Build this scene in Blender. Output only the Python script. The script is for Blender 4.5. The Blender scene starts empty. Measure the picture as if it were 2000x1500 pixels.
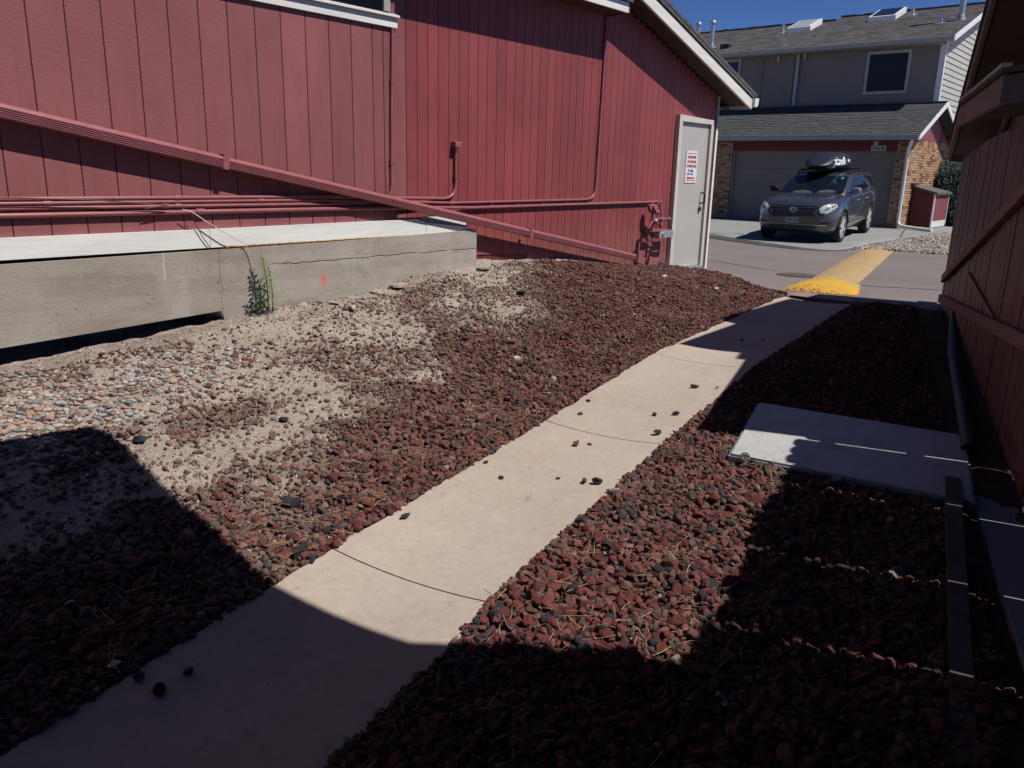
import bpy, bmesh, math, random
import numpy as np
from mathutils import Vector, Matrix
from mathutils.bvhtree import BVHTree

random.seed(7); rng = np.random.default_rng(11)
S = bpy.context.scene
C = S.collection

# ------------------------------------------------------------------ camera, sky, sun, exposure
def cam_axes(yaw, pit, rol):
    f = np.array([math.sin(yaw)*math.cos(pit), math.cos(yaw)*math.cos(pit), -math.sin(pit)])
    r = np.array([math.cos(yaw), -math.sin(yaw), 0.0]); d = np.cross(f, r)
    c, s = math.cos(rol), math.sin(rol)
    return c*r+s*d, -s*r+c*d, f
r_, d_, f_ = cam_axes(math.radians(50.08), math.radians(14.89), math.radians(-1.38))
cd = bpy.data.cameras.new('camera'); cam = bpy.data.objects.new('camera', cd); C.objects.link(cam)
cd.sensor_width = 36; cd.lens = 36*1568.5/2000; cd.clip_start = 0.05; cd.clip_end = 1500
M = Matrix.Identity(4)
for i in range(3):
    M[i][0], M[i][1], M[i][2] = r_[i], -d_[i], -f_[i]
cam.matrix_world = M
S.camera = cam

SUN = Vector((0.273, -1.0, 1.64)).normalized()          # towards the sun
W = bpy.data.worlds.new('World'); S.world = W; W.use_nodes = True
nt = W.node_tree; bg = nt.nodes['Background']
sky = nt.nodes.new('ShaderNodeTexSky'); sky.sky_type = 'NISHITA'; sky.sun_disc = False
sky.sun_elevation = math.asin(SUN.z); sky.sun_rotation = math.atan2(SUN.x, SUN.y)
sky.altitude = 1800; sky.air_density = 0.30; sky.dust_density = 0.0; sky.ozone_density = 10.0
nt.links.new(sky.outputs[0], bg.inputs[0]); bg.inputs[1].default_value = 0.15
sl = bpy.data.lights.new('sun', 'SUN'); sl.energy = 5.0; sl.angle = math.radians(0.53); sl.color = (1.0, 0.955, 0.89)
so = bpy.data.objects.new('sun', sl); C.objects.link(so)
so.rotation_euler = (-SUN).to_track_quat('-Z', 'Y').to_euler(); so.location = (2, -6, 12)
S.view_settings.view_transform = 'Standard'; S.view_settings.look = 'None'
S.view_settings.exposure = 0.0; S.view_settings.gamma = 1.0; S.view_settings.use_curve_mapping = False
S.cycles.max_bounces = 6; S.cycles.diffuse_bounces = 1; S.cycles.glossy_bounces = 3

# ------------------------------------------------------------------ materials
class N:
    def __init__(s, name):
        s.m = bpy.data.materials.new(name); s.m.use_nodes = True
        s.t = s.m.node_tree; s.b = s.t.nodes['Principled BSDF']
        s.pos = s.t.nodes.new('ShaderNodeNewGeometry').outputs['Position']
        s.obj = s.t.nodes.new('ShaderNodeTexCoord').outputs['Object']
    def n(s, typ, **k):
        x = s.t.nodes.new(typ)
        for a, b in k.items(): setattr(x, a, b)
        return x
    def l(s, a, b): s.t.links.new(a, b)
    def math(s, op, a, b=None, clamp=False):
        x = s.n('ShaderNodeMath', operation=op, use_clamp=clamp)
        for i, v in enumerate((a, b)):
            if v is None: continue
            if isinstance(v, (int, float)): x.inputs[i].default_value = v
            else: s.l(v, x.inputs[i])
        return x.outputs[0]
    def noise(s, scale, detail=4, vec=None, stretch=None, rough=0.55):
        v = vec if vec is not None else s.pos
        if stretch:
            mp = s.n('ShaderNodeMapping'); mp.inputs['Scale'].default_value = stretch; s.l(v, mp.inputs[0]); v = mp.outputs[0]
        x = s.n('ShaderNodeTexNoise'); x.inputs['Scale'].default_value = scale; x.inputs['Detail'].default_value = detail
        x.inputs['Roughness'].default_value = rough; s.l(v, x.inputs['Vector'])
        return x.outputs['Fac']
    def ramp(s, fac, stops, const=False):
        x = s.n('ShaderNodeValToRGB'); e = x.color_ramp.elements
        if const: x.color_ramp.interpolation = 'CONSTANT'
        while len(e) < len(stops): e.new(0.5)
        for i, (p, c) in enumerate(stops):
            e[i].position = p; e[i].color = (c[0], c[1], c[2], 1) if not isinstance(c, (int, float)) else (c, c, c, 1)
        s.l(fac, x.inputs[0]); return x.outputs[0]
    def mix(s, fac, a, b, mode='MIX'):
        x = s.n('ShaderNodeMix', data_type='RGBA', blend_type=mode)
        if isinstance(fac, (int, float)): x.inputs[0].default_value = fac
        else: s.l(fac, x.inputs[0])
        for i, v in ((6, a), (7, b)):
            if isinstance(v, tuple): x.inputs[i].default_value = (*v[:3], 1)
            else: s.l(v, x.inputs[i])
        return x.outputs[2]
    def sep(s, v=None):
        x = s.n('ShaderNodeSeparateXYZ'); s.l(v if v is not None else s.pos, x.inputs[0]); return x.outputs
    def col(s, c):
        if isinstance(c, tuple): s.b.inputs['Base Color'].default_value = (*c[:3], 1)
        else: s.l(c, s.b.inputs['Base Color'])
        return s
    def bump(s, h, strength, dist):
        x = s.n('ShaderNodeBump'); x.inputs['Strength'].default_value = strength; x.inputs['Distance'].default_value = dist
        s.l(h, x.inputs['Height']); s.l(x.outputs[0], s.b.inputs['Normal']); return s
    def set(s, **k):
        for a, v in k.items():
            nm = {'rough': 'Roughness', 'metal': 'Metallic', 'spec': 'Specular IOR Level', 'coat': 'Coat Weight', 'coatr': 'Coat Roughness',
                  'trans': 'Transmission Weight', 'alpha': 'Alpha', 'ior': 'IOR'}[a]
            s.b.inputs[nm].default_value = v
        return s

def simple(name, c, rough=0.7, var=0.12, scale=6, bump=0.0, bscale=60, bdist=0.004, stretch=None, metal=0.0, spec=0.35):
    q = N(name); f = q.noise(scale, 5, stretch=stretch)
    lo = tuple(x*(1-var) for x in c); hi = tuple(min(1, x*(1+var)) for x in c)
    q.col(q.ramp(f, [(0.3, lo), (0.7, hi)])).set(rough=rough, metal=metal, spec=spec)
    if bump: q.bump(q.noise(bscale, 4, stretch=stretch), bump, bdist)
    return q.m

def painted_wood(name, c, weather=0.12):
    q = N(name)
    rnd = q.n('ShaderNodeObjectInfo').outputs['Random']
    grain = q.noise(14, 6, stretch=(3.0, 3.0, 0.35), rough=0.7)
    ripple = q.noise(30, 3, stretch=(1.0, 1.0, 2.2))
    big = q.noise(1.3, 4)
    base = q.ramp(big, [(0.3, tuple(x*(1-weather) for x in c)), (0.7, tuple(x*(1+weather) for x in c))])
    v = q.math('ADD', q.math('MULTIPLY', rnd, 0.16), 0.92)
    hs = q.n('ShaderNodeHueSaturation'); q.l(base, hs.inputs['Color']); q.l(v, hs.inputs['Value'])
    fade = q.ramp(q.noise(26, 5, stretch=(1, 1, 0.6), rough=0.75), [(0.62, 0.0), (0.82, 0.35)])
    out = q.mix(fade, hs.outputs[0], tuple(min(1, x*1.25+0.03) for x in c))
    chip = q.ramp(q.noise(60, 4, stretch=(1, 1, 0.7), rough=0.65), [(0.70, 0.0), (0.76, 0.55)])
    out = q.mix(chip, out, tuple(min(1, x*1.15+0.07) for x in c))
    dark = q.ramp(q.noise(5, 5, stretch=(1.6, 1.6, 0.25), rough=0.7), [(0.52, 0.0), (0.72, 0.4)])
    out = q.mix(dark, out, tuple(x*0.66 for x in c))
    xx, yy, zz = q.sep()
    spl = q.math('MULTIPLY', q.math('MULTIPLY', q.math('SUBTRACT', -0.55, zz), 1.8, True), q.ramp(q.noise(12, 5, rough=0.75), [(0.4, 0.0), (0.62, 0.75)]))
    out = q.mix(spl, out, (0.24, 0.15, 0.12))
    q.col(out)
    q.set(rough=0.55, spec=0.3)
    q.bump(q.math('ADD', q.math('MULTIPLY', grain, 0.8), q.math('ADD', q.math('MULTIPLY', ripple, 0.7), q.math('MULTIPLY', chip, 1.2))), 0.38, 0.006)
    return q.m

m = {}
m['red_wide'] = painted_wood('red_paint_rough_sawn', (0.262, 0.090, 0.096))
m['red'] = painted_wood('red_paint', (0.255, 0.057, 0.062))
m['red_metal'] = simple('red_painted_metal', (0.29, 0.098, 0.108), 0.36, 0.10, 9, spec=0.5)
m['groove'] = simple('dark_groove', (0.07, 0.022, 0.022), 0.9)
m['red_far'] = simple('red_far_siding', (0.24, 0.07, 0.08), 0.6)
m['red_far_dark'] = simple('oxblood_trim', (0.13, 0.026, 0.026), 0.6)
m['white'] = simple('white_trim_paint', (0.73, 0.73, 0.695), 0.55, 0.10, 3, 0.35, 22, 0.004, (0.4, 1, 3.5))
m['white_metal'] = simple('white_metal', (0.75, 0.75, 0.74), 0.4, 0.04)
m['grey_trim'] = simple('grey_trim', (0.36, 0.35, 0.33), 0.55, 0.06)
m['door'] = simple('beige_door_paint', (0.45, 0.43, 0.395), 0.42, 0.03, 2)
m['doorframe'] = simple('cream_frame_paint', (0.58, 0.56, 0.50), 0.5, 0.06)
m['black_metal'] = simple('black_metal', (0.02, 0.02, 0.02), 0.4)
m['glass_dark'] = N('dark_glass').col((0.006, 0.008, 0.014)).set(rough=0.05, spec=0.6).m
m['foam'] = simple('orange_foam', (0.27, 0.135, 0.04), 0.9, 0.5, 40, 0.8, 80, 0.01)
m['wire_white'] = simple('white_cable', (0.6, 0.56, 0.5), 0.5)
m['wire_dark'] = simple('dark_cable', (0.09, 0.06, 0.05), 0.6)
m['galv'] = simple('galvanised_steel', (0.42, 0.45, 0.46), 0.4, 0.25, 40, metal=0.6)
m['abs'] = simple('black_plastic', (0.022, 0.024, 0.026), 0.5)
m['soffit'] = simple('brown_soffit', (0.085, 0.06, 0.05), 0.8, 0.2, 5)
m['brown'] = simple('brown_fascia', (0.20, 0.14, 0.115), 0.7, 0.15, 4, 0.2, 30, 0.004, (1, 1, 4))
m['fence'] = painted_wood('dark_red_fence_stain', (0.115, 0.034, 0.027), 0.3)
m['fence_rail'] = simple('weathered_red_rail', (0.25, 0.14, 0.115), 0.8, 0.25, 12, 0.6, 40, 0.005, (0.5, 0.5, 4))
m['timber'] = simple('grey_timber', (0.10, 0.078, 0.068), 0.85, 0.3, 8, 0.5, 30, 0.006)

def concrete(name, c, pits=0.3, bscale=90, var=0.10, speck=True):
    q = N(name)
    a = q.noise(1.1, 5); b = q.noise(7, 6, rough=0.7); f = q.noise(160, 3)
    base = q.ramp(q.math('ADD', q.math('MULTIPLY', a, 0.55), q.math('MULTIPLY', b, 0.45)),
                  [(0.32, tuple(x*(1-var*1.5) for x in c)), (0.55, c), (0.75, tuple(x*(1+var) for x in c))])
    if speck:
        base = q.mix(q.ramp(f, [(0.66, 0.0), (0.72, 0.45)]), base, tuple(x*0.55 for x in c))
        base = q.mix(q.ramp(q.noise(210, 2), [(0.70, 0.0), (0.75, 0.5)]), base, tuple(min(1, x*1.6) for x in c))
    q.col(base).set(rough=0.85, spec=0.25)
    q.bump(q.math('ADD', q.math('MULTIPLY', q.noise(bscale, 4), 0.6), q.math('MULTIPLY', b, 0.5)), pits, 0.006)
    return q

def walk_mat():
    q = concrete('tan_walk_concrete', (0.395, 0.328, 0.277), 0.3, 150, 0.10)
    base = q.b.inputs['Base Color'].links[0].from_socket
    x, y, z = q.sep()
    blot = q.ramp(q.noise(2.3, 6, rough=0.65), [(0.48, 0.0), (0.70, 0.30)])
    base = q.mix(blot, base, (0.30, 0.235, 0.185))
    base = q.mix(q.ramp(q.noise(0.8, 3), [(0.45, 0.0), (0.65, 0.35)]), base, (0.45, 0.385, 0.335))
    drip = q.ramp(q.noise(11, 2, rough=0.4), [(0.72, 0.0), (0.75, 0.35)])
    base = q.mix(drip, base, (0.20, 0.15, 0.12))
    mott = q.noise(22, 5, rough=0.7)
    base = q.mix(q.ramp(mott, [(0.5, 0.0), (0.72, 0.32)]), base, (0.27, 0.215, 0.175))
    base = q.mix(q.ramp(mott, [(0.28, 0.30), (0.46, 0.0)]), base, (0.50, 0.43, 0.375))
    pit = q.ramp(q.noise(55, 2), [(0.68, 0.0), (0.73, 1.0)])
    base = q.mix(q.math('MULTIPLY', pit, 0.5), base, (0.16, 0.12, 0.09))
    q.col(base)
    mp = q.n('ShaderNodeMapping'); mp.inputs['Rotation'].default_value = (0, 0, math.radians(-12)); q.l(q.pos, mp.inputs[0])
    broom = q.noise(70, 3, vec=mp.outputs[0], stretch=(1.0, 0.06, 1.0))
    q.bump(q.math('SUBTRACT', q.math('ADD', q.math('MULTIPLY', broom, 0.6), q.math('MULTIPLY', q.noise(150, 3), 0.5)), q.math('MULTIPLY', pit, 0.8)), 0.35, 0.006)
    return q.m
m['walk'] = walk_mat()
m['drive'] = concrete('pale_drive_concrete', (0.255, 0.255, 0.25), 0.15, 60, 0.07, False).m
m['footing'] = concrete('dark_footing_concrete', (0.20, 0.21, 0.23), 0.3, 60).m
m['rubble'] = concrete('broken_concrete', (0.36, 0.30, 0.245), 0.6, 70, 0.2).m

def foundation_mat():
    c = (0.37, 0.335, 0.295)
    q = concrete('board_formed_concrete', c, 0.3, 70, 0.16)
    x, y, z = q.sep()
    base = q.b.inputs['Base Color'].links[0].from_socket
    # darker, browner half on the left, lighter grey towards the corner
    fx = q.math('MULTIPLY', q.math('SUBTRACT', x, 3.2), 0.9, True)
    base = q.mix(fx, q.mix(0.55, base, (0.315, 0.275, 0.235)), q.mix(0.35, base, (0.43, 0.395, 0.375)))
    st = q.ramp(q.noise(3.0, 5, stretch=(0.5, 1, 3.0)), [(0.46, 0.0), (0.68, 0.6)])
    base = q.mix(st, base, (0.235, 0.195, 0.155))
    base = q.mix(q.ramp(q.noise(2.2, 5, stretch=(1.0, 1, 0.5), rough=0.65), [(0.55, 0.0), (0.7, 0.5)]), base, (0.46, 0.43, 0.405))
    # honeycomb pits
    pit = q.math('MULTIPLY', q.ramp(q.noise(42, 3, stretch=(0.6, 1, 1.2), rough=0.6), [(0.62, 0.0), (0.69, 1.0)]),
                 q.ramp(q.noise(2.6, 3), [(0.52, 0.0), (0.66, 1.0)]))
    # rusty pour line running the length of the wall right of the weed
    w1 = q.math('MULTIPLY', q.math('SUBTRACT', q.noise(3.5, 5, stretch=(1, 0, 0)), 0.5), 0.07)
    zc = q.math('ADD', w1, -0.800)
    d = q.math('ABSOLUTE', q.math('SUBTRACT', z, zc))
    line = q.math('MULTIPLY', q.math('SUBTRACT', 1.0, q.math('MULTIPLY', d, 170), True),
                  q.math('MULTIPLY', q.ramp(q.noise(5, 4, stretch=(1, 0, 0)), [(0.36, 0.0), (0.46, 1.0)]),
                         q.math('MULTIPLY', q.math('SUBTRACT', x, 3.75), 6, True)))
    # vertical hairline crack left of the weed
    w2 = q.math('MULTIPLY', q.math('SUBTRACT', q.noise(4.5, 4, stretch=(0, 0, 1)), 0.5), 0.10)
    d2 = q.math('ABSOLUTE', q.math('SUBTRACT', x, q.math('ADD', w2, 3.335)))
    vcr = q.math('SUBTRACT', 1.0, q.math('MULTIPLY', d2, 220), True)
    base = q.mix(q.math('MULTIPLY', pit, 0.55), base, (0.09, 0.07, 0.05))
    base = q.mix(q.math('MAXIMUM', line, q.math('MULTIPLY', vcr, 0.8)), base, (0.05, 0.04, 0.03))
    # white paint dribble and the red survey spray mark
    d3 = q.math('ABSOLUTE', q.math('SUBTRACT', x, q.math('ADD', q.math('MULTIPLY', q.math('SUBTRACT', q.noise(9, 3, stretch=(0, 0, 1)), 0.5), 0.05), 2.89)))
    drib = q.math('MULTIPLY', q.math('SUBTRACT', 1.0, q.math('MULTIPLY', d3, 190), True),
                  q.math('MULTIPLY', q.math('ADD', z, 0.86), 60, True))
    base = q.mix(drib, base, (0.62, 0.60, 0.62))
    ex = q.math('POWER', q.math('DIVIDE', q.math('SUBTRACT', x, 4.315), 0.042), 2.0)
    ez = q.math('POWER', q.math('DIVIDE', q.math('ADD', z, 0.965), 0.085), 2.0)
    spr = q.math('SUBTRACT', 1.0, q.math('ADD', ex, ez), True)
    spr = q.math('MULTIPLY', q.math('MULTIPLY', spr, 0.95, True), q.ramp(q.noise(45, 4), [(0.35, 0.25), (0.6, 0.95)]))
    base = q.mix(spr, base, (0.62, 0.13, 0.09))
    q.col(base)
    h = q.math('SUBTRACT', q.math('MULTIPLY', q.noise(70, 4), 0.35), q.math('MAXIMUM', pit, line))
    q.bump(h, 0.8, 0.012)
    return q.m
m['foundation'] = foundation_mat()

def soil_mat():
    q = N('sandy_soil')
    a = q.noise(1.6, 5); b = q.noise(24, 6, rough=0.75); g = q.noise(140, 3)
    base = q.ramp(a, [(0.3, (0.37, 0.305, 0.26)), (0.7, (0.49, 0.42, 0.36))])
    base = q.mix(q.ramp(b, [(0.45, 0.0), (0.7, 0.6)]), base, (0.235, 0.18, 0.15))
    base = q.mix(q.ramp(g, [(0.62, 0.0), (0.70, 0.6)]), base, (0.54, 0.47, 0.41))
    base = q.mix(q.ramp(q.noise(95, 2), [(0.64, 0.0), (0.70, 0.7)]), base, (0.10, 0.055, 0.045))
    at = q.n('ShaderNodeAttribute'); at.attribute_name = 'fines'
    base = q.mix(at.outputs['Fac'], base, q.ramp(b, [(0.35, (0.045, 0.022, 0.02)), (0.7, (0.13, 0.07, 0.06))]))
    q.col(base).set(rough=0.95, spec=0.15)
    q.bump(q.math('ADD', b, q.math('MULTIPLY', g, 0.7)), 1.0, 0.018)
    return q.m
m['soil'] = soil_mat()

def asphalt_mat():
    q = N('worn_asphalt')
    a = q.noise(0.5, 5); f = q.noise(120, 3); mdn = q.noise(5, 5, rough=0.7)
    base = q.ramp(a, [(0.3, (0.158, 0.134, 0.130)), (0.7, (0.200, 0.172, 0.167))])
    base = q.mix(q.ramp(mdn, [(0.5, 0.0), (0.75, 0.35)]), base, (0.245, 0.215, 0.205))
    base = q.mix(q.ramp(f, [(0.58, 0.0), (0.68, 0.5)]), base, (0.28, 0.25, 0.24))
    base = q.mix(q.ramp(q.noise(80, 2), [(0.62, 0.0), (0.7, 0.5)]), base, (0.05, 0.045, 0.045))
    q.col(base).set(rough=0.9, spec=0.2); q.bump(f, 0.4, 0.006)
    return q.m
m['asphalt'] = asphalt_mat()
m['tar'] = simple('tar_dark', (0.045, 0.04, 0.04), 0.8, 0.3, 20)
m['edge_dark'] = simple('dark_gutter_pan', (0.07, 0.065, 0.063), 0.85, 0.2, 9)

def yellow_mat():
    q = N('worn_yellow_paint')
    x, y, z = q.sep()
    base = q.ramp(q.noise(2.2, 5), [(0.3, (0.36, 0.245, 0.115)), (0.7, (0.43, 0.30, 0.15))])
    fresh = q.math('SUBTRACT', 1.0, q.math('MULTIPLY', q.math('SUBTRACT', x, 10.9), 1.6, True), True)
    base = q.mix(fresh, base, (0.58, 0.33, 0.04))
    edge = q.math('SUBTRACT', 1.0, q.math('MULTIPLY', q.math('SUBTRACT', x, 10.1), 2.2, True), True)
    base = q.mix(q.ramp(q.noise(3.2, 6, rough=0.7), [(0.5, 0.0), (0.75, 0.45)]), base, (0.27, 0.19, 0.10))
    wear = q.ramp(q.math('ADD', q.noise(28, 5, rough=0.75), q.math('MULTIPLY', edge, 0.16)), [(0.60, 0.0), (0.66, 1.0)])
    base = q.mix(wear, base, (0.10, 0.075, 0.05))
    q.col(base).set(rough=0.8, spec=0.25); q.bump(q.noise(110, 3), 0.5, 0.006)
    return q.m
m['yellow'] = yellow_mat()

def attr_color(name, rough, spec=0.25, bscale=120, bstr=0.5, dist=0.004, vary=True):
    q = N(name)
    at = q.n('ShaderNodeAttribute'); at.attribute_name = 'tint'
    base = at.outputs['Color']
    if vary:
        base = q.mix(q.ramp(q.noise(55, 4, rough=0.7), [(0.35, 0.55), (0.65, 0.0)]), base, q.mix(0.6, base, (0.03, 0.02, 0.02)))
        # dust lying on the stones
        base = q.mix(q.ramp(q.noise(3.0, 4), [(0.45, 0.0), (0.75, 0.22)]), base, (0.25, 0.18, 0.14))
    q.col(base).set(rough=rough, spec=spec)
    if bstr: q.bump(q.noise(bscale, 3), bstr, dist)
    return q.m
m['lava'] = attr_color('lava_rock_loose', 0.95, 0.12, 150, 0.9, 0.006)
m['pebble'] = attr_color('river_pebbles', 0.7, 0.3, 60, 0.2)
m['grit'] = attr_color('grit', 0.95, 0.1, 60, 0.0, vary=False)
m['needle'] = attr_color('dry_needles', 0.8, 0.2, 60, 0.0, vary=False)
LAVA = [((0.150, 0.042, 0.038), .30), ((0.112, 0.033, 0.033), .24), ((0.175, 0.058, 0.048), .12), ((0.070, 0.032, 0.033), .12), ((0.036, 0.035, 0.040), .16), ((0.20, 0.115, 0.09), .04), ((0.36, 0.31, 0.27), .006)]
PEB = [((0.42, 0.40, 0.37), .25), ((0.40, 0.30, 0.22), .2), ((0.40, 0.24, 0.20), .17), ((0.20, 0.21, 0.22), .13), ((0.12, 0.05, 0.045), .15), ((0.33, 0.34, 0.35), .1)]
def rand_ramp_mat(name, table, rough, bscale, bstr):
    q = N(name); rnd = q.n('ShaderNodeObjectInfo').outputs['Random']
    acc = 0; st = []
    for c, p in table: st.append((acc, c)); acc += p
    base = q.ramp(rnd, st, True)
    base = q.mix(q.ramp(q.noise(55, 4, rough=0.7), [(0.35, 0.55), (0.65, 0.0)]), base, q.mix(0.6, base, (0.03, 0.02, 0.02)))
    q.col(base).set(rough=rough, spec=0.15); q.bump(q.noise(bscale, 3), bstr, 0.006); return q.m
m['lava_one'] = rand_ramp_mat('lava_rock', LAVA[:5]+[((0.12, 0.034, 0.03), .3)], 0.95, 150, 0.9)
m['peb_one'] = rand_ramp_mat('river_pebble', PEB, 0.7, 60, 0.15)
m['rock_black'] = simple('black_cinder', (0.034, 0.034, 0.036), 0.95, 0.4, 40, 0.9, 120, 0.006, spec=0.12)
m['rock_red'] = simple('red_cinder', (0.15, 0.042, 0.034), 0.95, 0.3, 40, 0.9, 120, 0.006, spec=0.12)
m['rock_brown'] = simple('brown_cinder', (0.10, 0.055, 0.04), 0.95, 0.3, 40, 0.9, 120, 0.006, spec=0.12)
m['rock_white'] = simple('pale_stone', (0.45, 0.40, 0.35), 0.85, 0.2, 30, 0.4, 60, 0.005)
m['cone'] = simple('pine_cone', (0.06, 0.04, 0.03), 0.9, 0.3, 60)
m['cone_grey'] = simple('grey_pine_cone', (0.34, 0.31, 0.28), 0.9, 0.3, 60)

def plate_mat():
    q = N('aluminium_tread_plate'); x, y, z = q.sep()
    q.col(q.ramp(q.noise(5, 5), [(0.3, (0.40, 0.40, 0.395)), (0.7, (0.46, 0.46, 0.45))])); q.col(q.mix(q.ramp(q.noise(9, 6, rough=0.7), [(0.5, 0.0), (0.75, 0.55)]), q.b.inputs['Base Color'].links[0].from_socket, (0.22, 0.18, 0.15))).set(rough=0.5, metal=0.0, spec=0.5)
    q.bump(q.noise(60, 3), 0.1, 0.002); return q.m
m['plate'] = plate_mat()
m['plate_rim'] = simple('galvanised_rim', (0.30, 0.34, 0.40), 0.45, 0.12, 9, metal=0.4)

def shingle_mat(name, c):
    q = N(name); rnd = q.noise(9, 2, stretch=(1.0, 0.45, 2.5)); f = q.noise(60, 4)
    base = q.ramp(rnd, [(0.32, tuple(x*0.72 for x in c)), (0.5, c), (0.68, tuple(x*1.3 for x in c))])
    base = q.mix(q.ramp(f, [(0.4, 0.35), (0.6, 0.0)]), base, tuple(x*0.5 for x in c))
    q.col(base).set(rough=0.95, spec=0.15); q.bump(f, 0.4, 0.004); return q.m
m['shingle'] = shingle_mat('grey_shingle', (0.125, 0.118, 0.118))
m['shingle_dark'] = shingle_mat('charcoal_shingle', (0.078, 0.080, 0.086))
m['shingle_brown'] = shingle_mat('brown_shingle', (0.09, 0.075, 0.07))
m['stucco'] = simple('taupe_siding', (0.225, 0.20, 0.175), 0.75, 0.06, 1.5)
m['clap'] = simple('pale_clapboard', (0.43, 0.425, 0.39), 0.6, 0.05, 2)
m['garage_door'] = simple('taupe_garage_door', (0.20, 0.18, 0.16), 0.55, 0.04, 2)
m['screen'] = N('black_window_screen').col((0.008, 0.009, 0.016)).set(rough=0.35, spec=0.3).m
m['mortar'] = simple('mortar', (0.33, 0.26, 0.20), 0.9, 0.1, 30)
def brick_mat():
    q = N('tan_brick'); rnd = q.n('ShaderNodeObjectInfo').outputs['Random']
    at = q.n('ShaderNodeAttribute'); at.attribute_name = 'rnd'
    r = q.math('FRACT', q.math('ADD', rnd, at.outputs['Fac']))
    base = q.ramp(r, [(0, (0.40, 0.245, 0.14)), (0.25, (0.44, 0.29, 0.175)), (0.5, (0.36, 0.20, 0.12)), (0.68, (0.47, 0.33, 0.21)), (0.8, (0.20, 0.095, 0.06)), (0.93, (0.27, 0.14, 0.09))], True)
    q.col(base).set(rough=0.9, spec=0.2); q.bump(q.noise(60, 4), 0.4, 0.004); return q.m
m['brick'] = brick_mat()
def foliage_mat(name, c1, c2):
    q = N(name); at = q.n('ShaderNodeAttribute'); at.attribute_name = 'rnd'
    q.col(q.ramp(at.outputs['Fac'], [(0, c1), (1, c2)])).set(rough=0.7, spec=0.25); return q.m
m['spruce'] = foliage_mat('blue_green_needles', (0.04, 0.075, 0.07), (0.12, 0.18, 0.165))
m['weed'] = foliage_mat('weed_leaf', (0.10, 0.20, 0.05), (0.20, 0.34, 0.11))
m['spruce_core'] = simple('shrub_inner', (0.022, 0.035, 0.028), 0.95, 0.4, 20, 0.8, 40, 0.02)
m['stem'] = simple('stem', (0.11, 0.12, 0.05), 0.8)
m['bark'] = simple('bark', (0.09, 0.06, 0.045), 0.9)
# car
def car_paint():
    q = N('slate_metallic_paint')
    q.col((0.072, 0.081, 0.102)).set(rough=0.26, metal=0.55, coat=0.8, coatr=0.04); return q.m
m['paint'] = car_paint()
m['car_black'] = simple('black_trim', (0.014, 0.014, 0.015), 0.5)
m['tyre'] = simple('tyre_rubber', (0.020, 0.020, 0.021), 0.85)
m['alloy'] = N('alloy_wheel').col((0.58, 0.58, 0.59)).set(rough=0.35, metal=0.25, spec=0.6).m
m['chrome'] = N('chrome').col((0.6, 0.61, 0.63)).set(rough=0.15, metal=1.0).m
m['lens'] = N('headlight_lens').col((0.52, 0.55, 0.50)).set(rough=0.12, spec=0.6, coat=0.6).m
m['car_glass'] = N('tinted_car_glass').col((0.006, 0.010, 0.016)).set(rough=0.03, spec=0.3).m
m['lens_grey'] = N('reflector_grey').col((0.20, 0.215, 0.20)).set(rough=0.2).m  # plain grey for the headlight reflectors
m['amber'] = N('amber_lens').col((0.5, 0.2, 0.05)).set(rough=0.2).m
m['tail'] = N('red_lens').col((0.35, 0.02, 0.02)).set(rough=0.2).m
m['bar_dark'] = N('dark_grille_bar').col((0.12, 0.125, 0.14)).set(rough=0.25, metal=0.6).m
m['mirror_sunlit'] = N('mirror_cap_sunlit').col((0.22, 0.23, 0.25)).set(rough=0.3, metal=0.2).m
m['dash'] = simple('dashboard_grey', (0.06, 0.063, 0.068), 0.7)
m['teal'] = simple('teal_sticker', (0.02, 0.32, 0.32), 0.5)
m['plate_white'] = simple('plate_white', (0.30, 0.32, 0.33), 0.5)
m['plate_green'] = simple('plate_green', (0.03, 0.10, 0.07), 0.5)
m['boxblack'] = N('gloss_black_plastic').col((0.016, 0.019, 0.030)).set(rough=0.42, spec=0.4).m
m['ink_white'] = simple('white_print', (0.75, 0.76, 0.78), 0.5, 0.02)
m['ink_red'] = simple('red_print', (0.50, 0.02, 0.05), 0.5, 0.02)
m['ink_red_soft'] = simple('red_print_soft', (0.52, 0.06, 0.10), 0.5, 0.02)
m['ink_blue'] = simple('blue_print', (0.05, 0.06, 0.28), 0.5, 0.02)
m['ink_green'] = simple('green_print', (0.05, 0.16, 0.07), 0.5, 0.02)
m['ink_grey'] = simple('grey_print', (0.16, 0.20, 0.30), 0.5, 0.02)
m['ink_black'] = simple('black_print', (0.012, 0.012, 0.012), 0.5, 0.02)
m['sign_white'] = simple('sign_face', (0.72, 0.72, 0.78), 0.4, 0.03)
m['num_plate'] = simple('number_plate_face', (0.40, 0.39, 0.36), 0.5)

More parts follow.
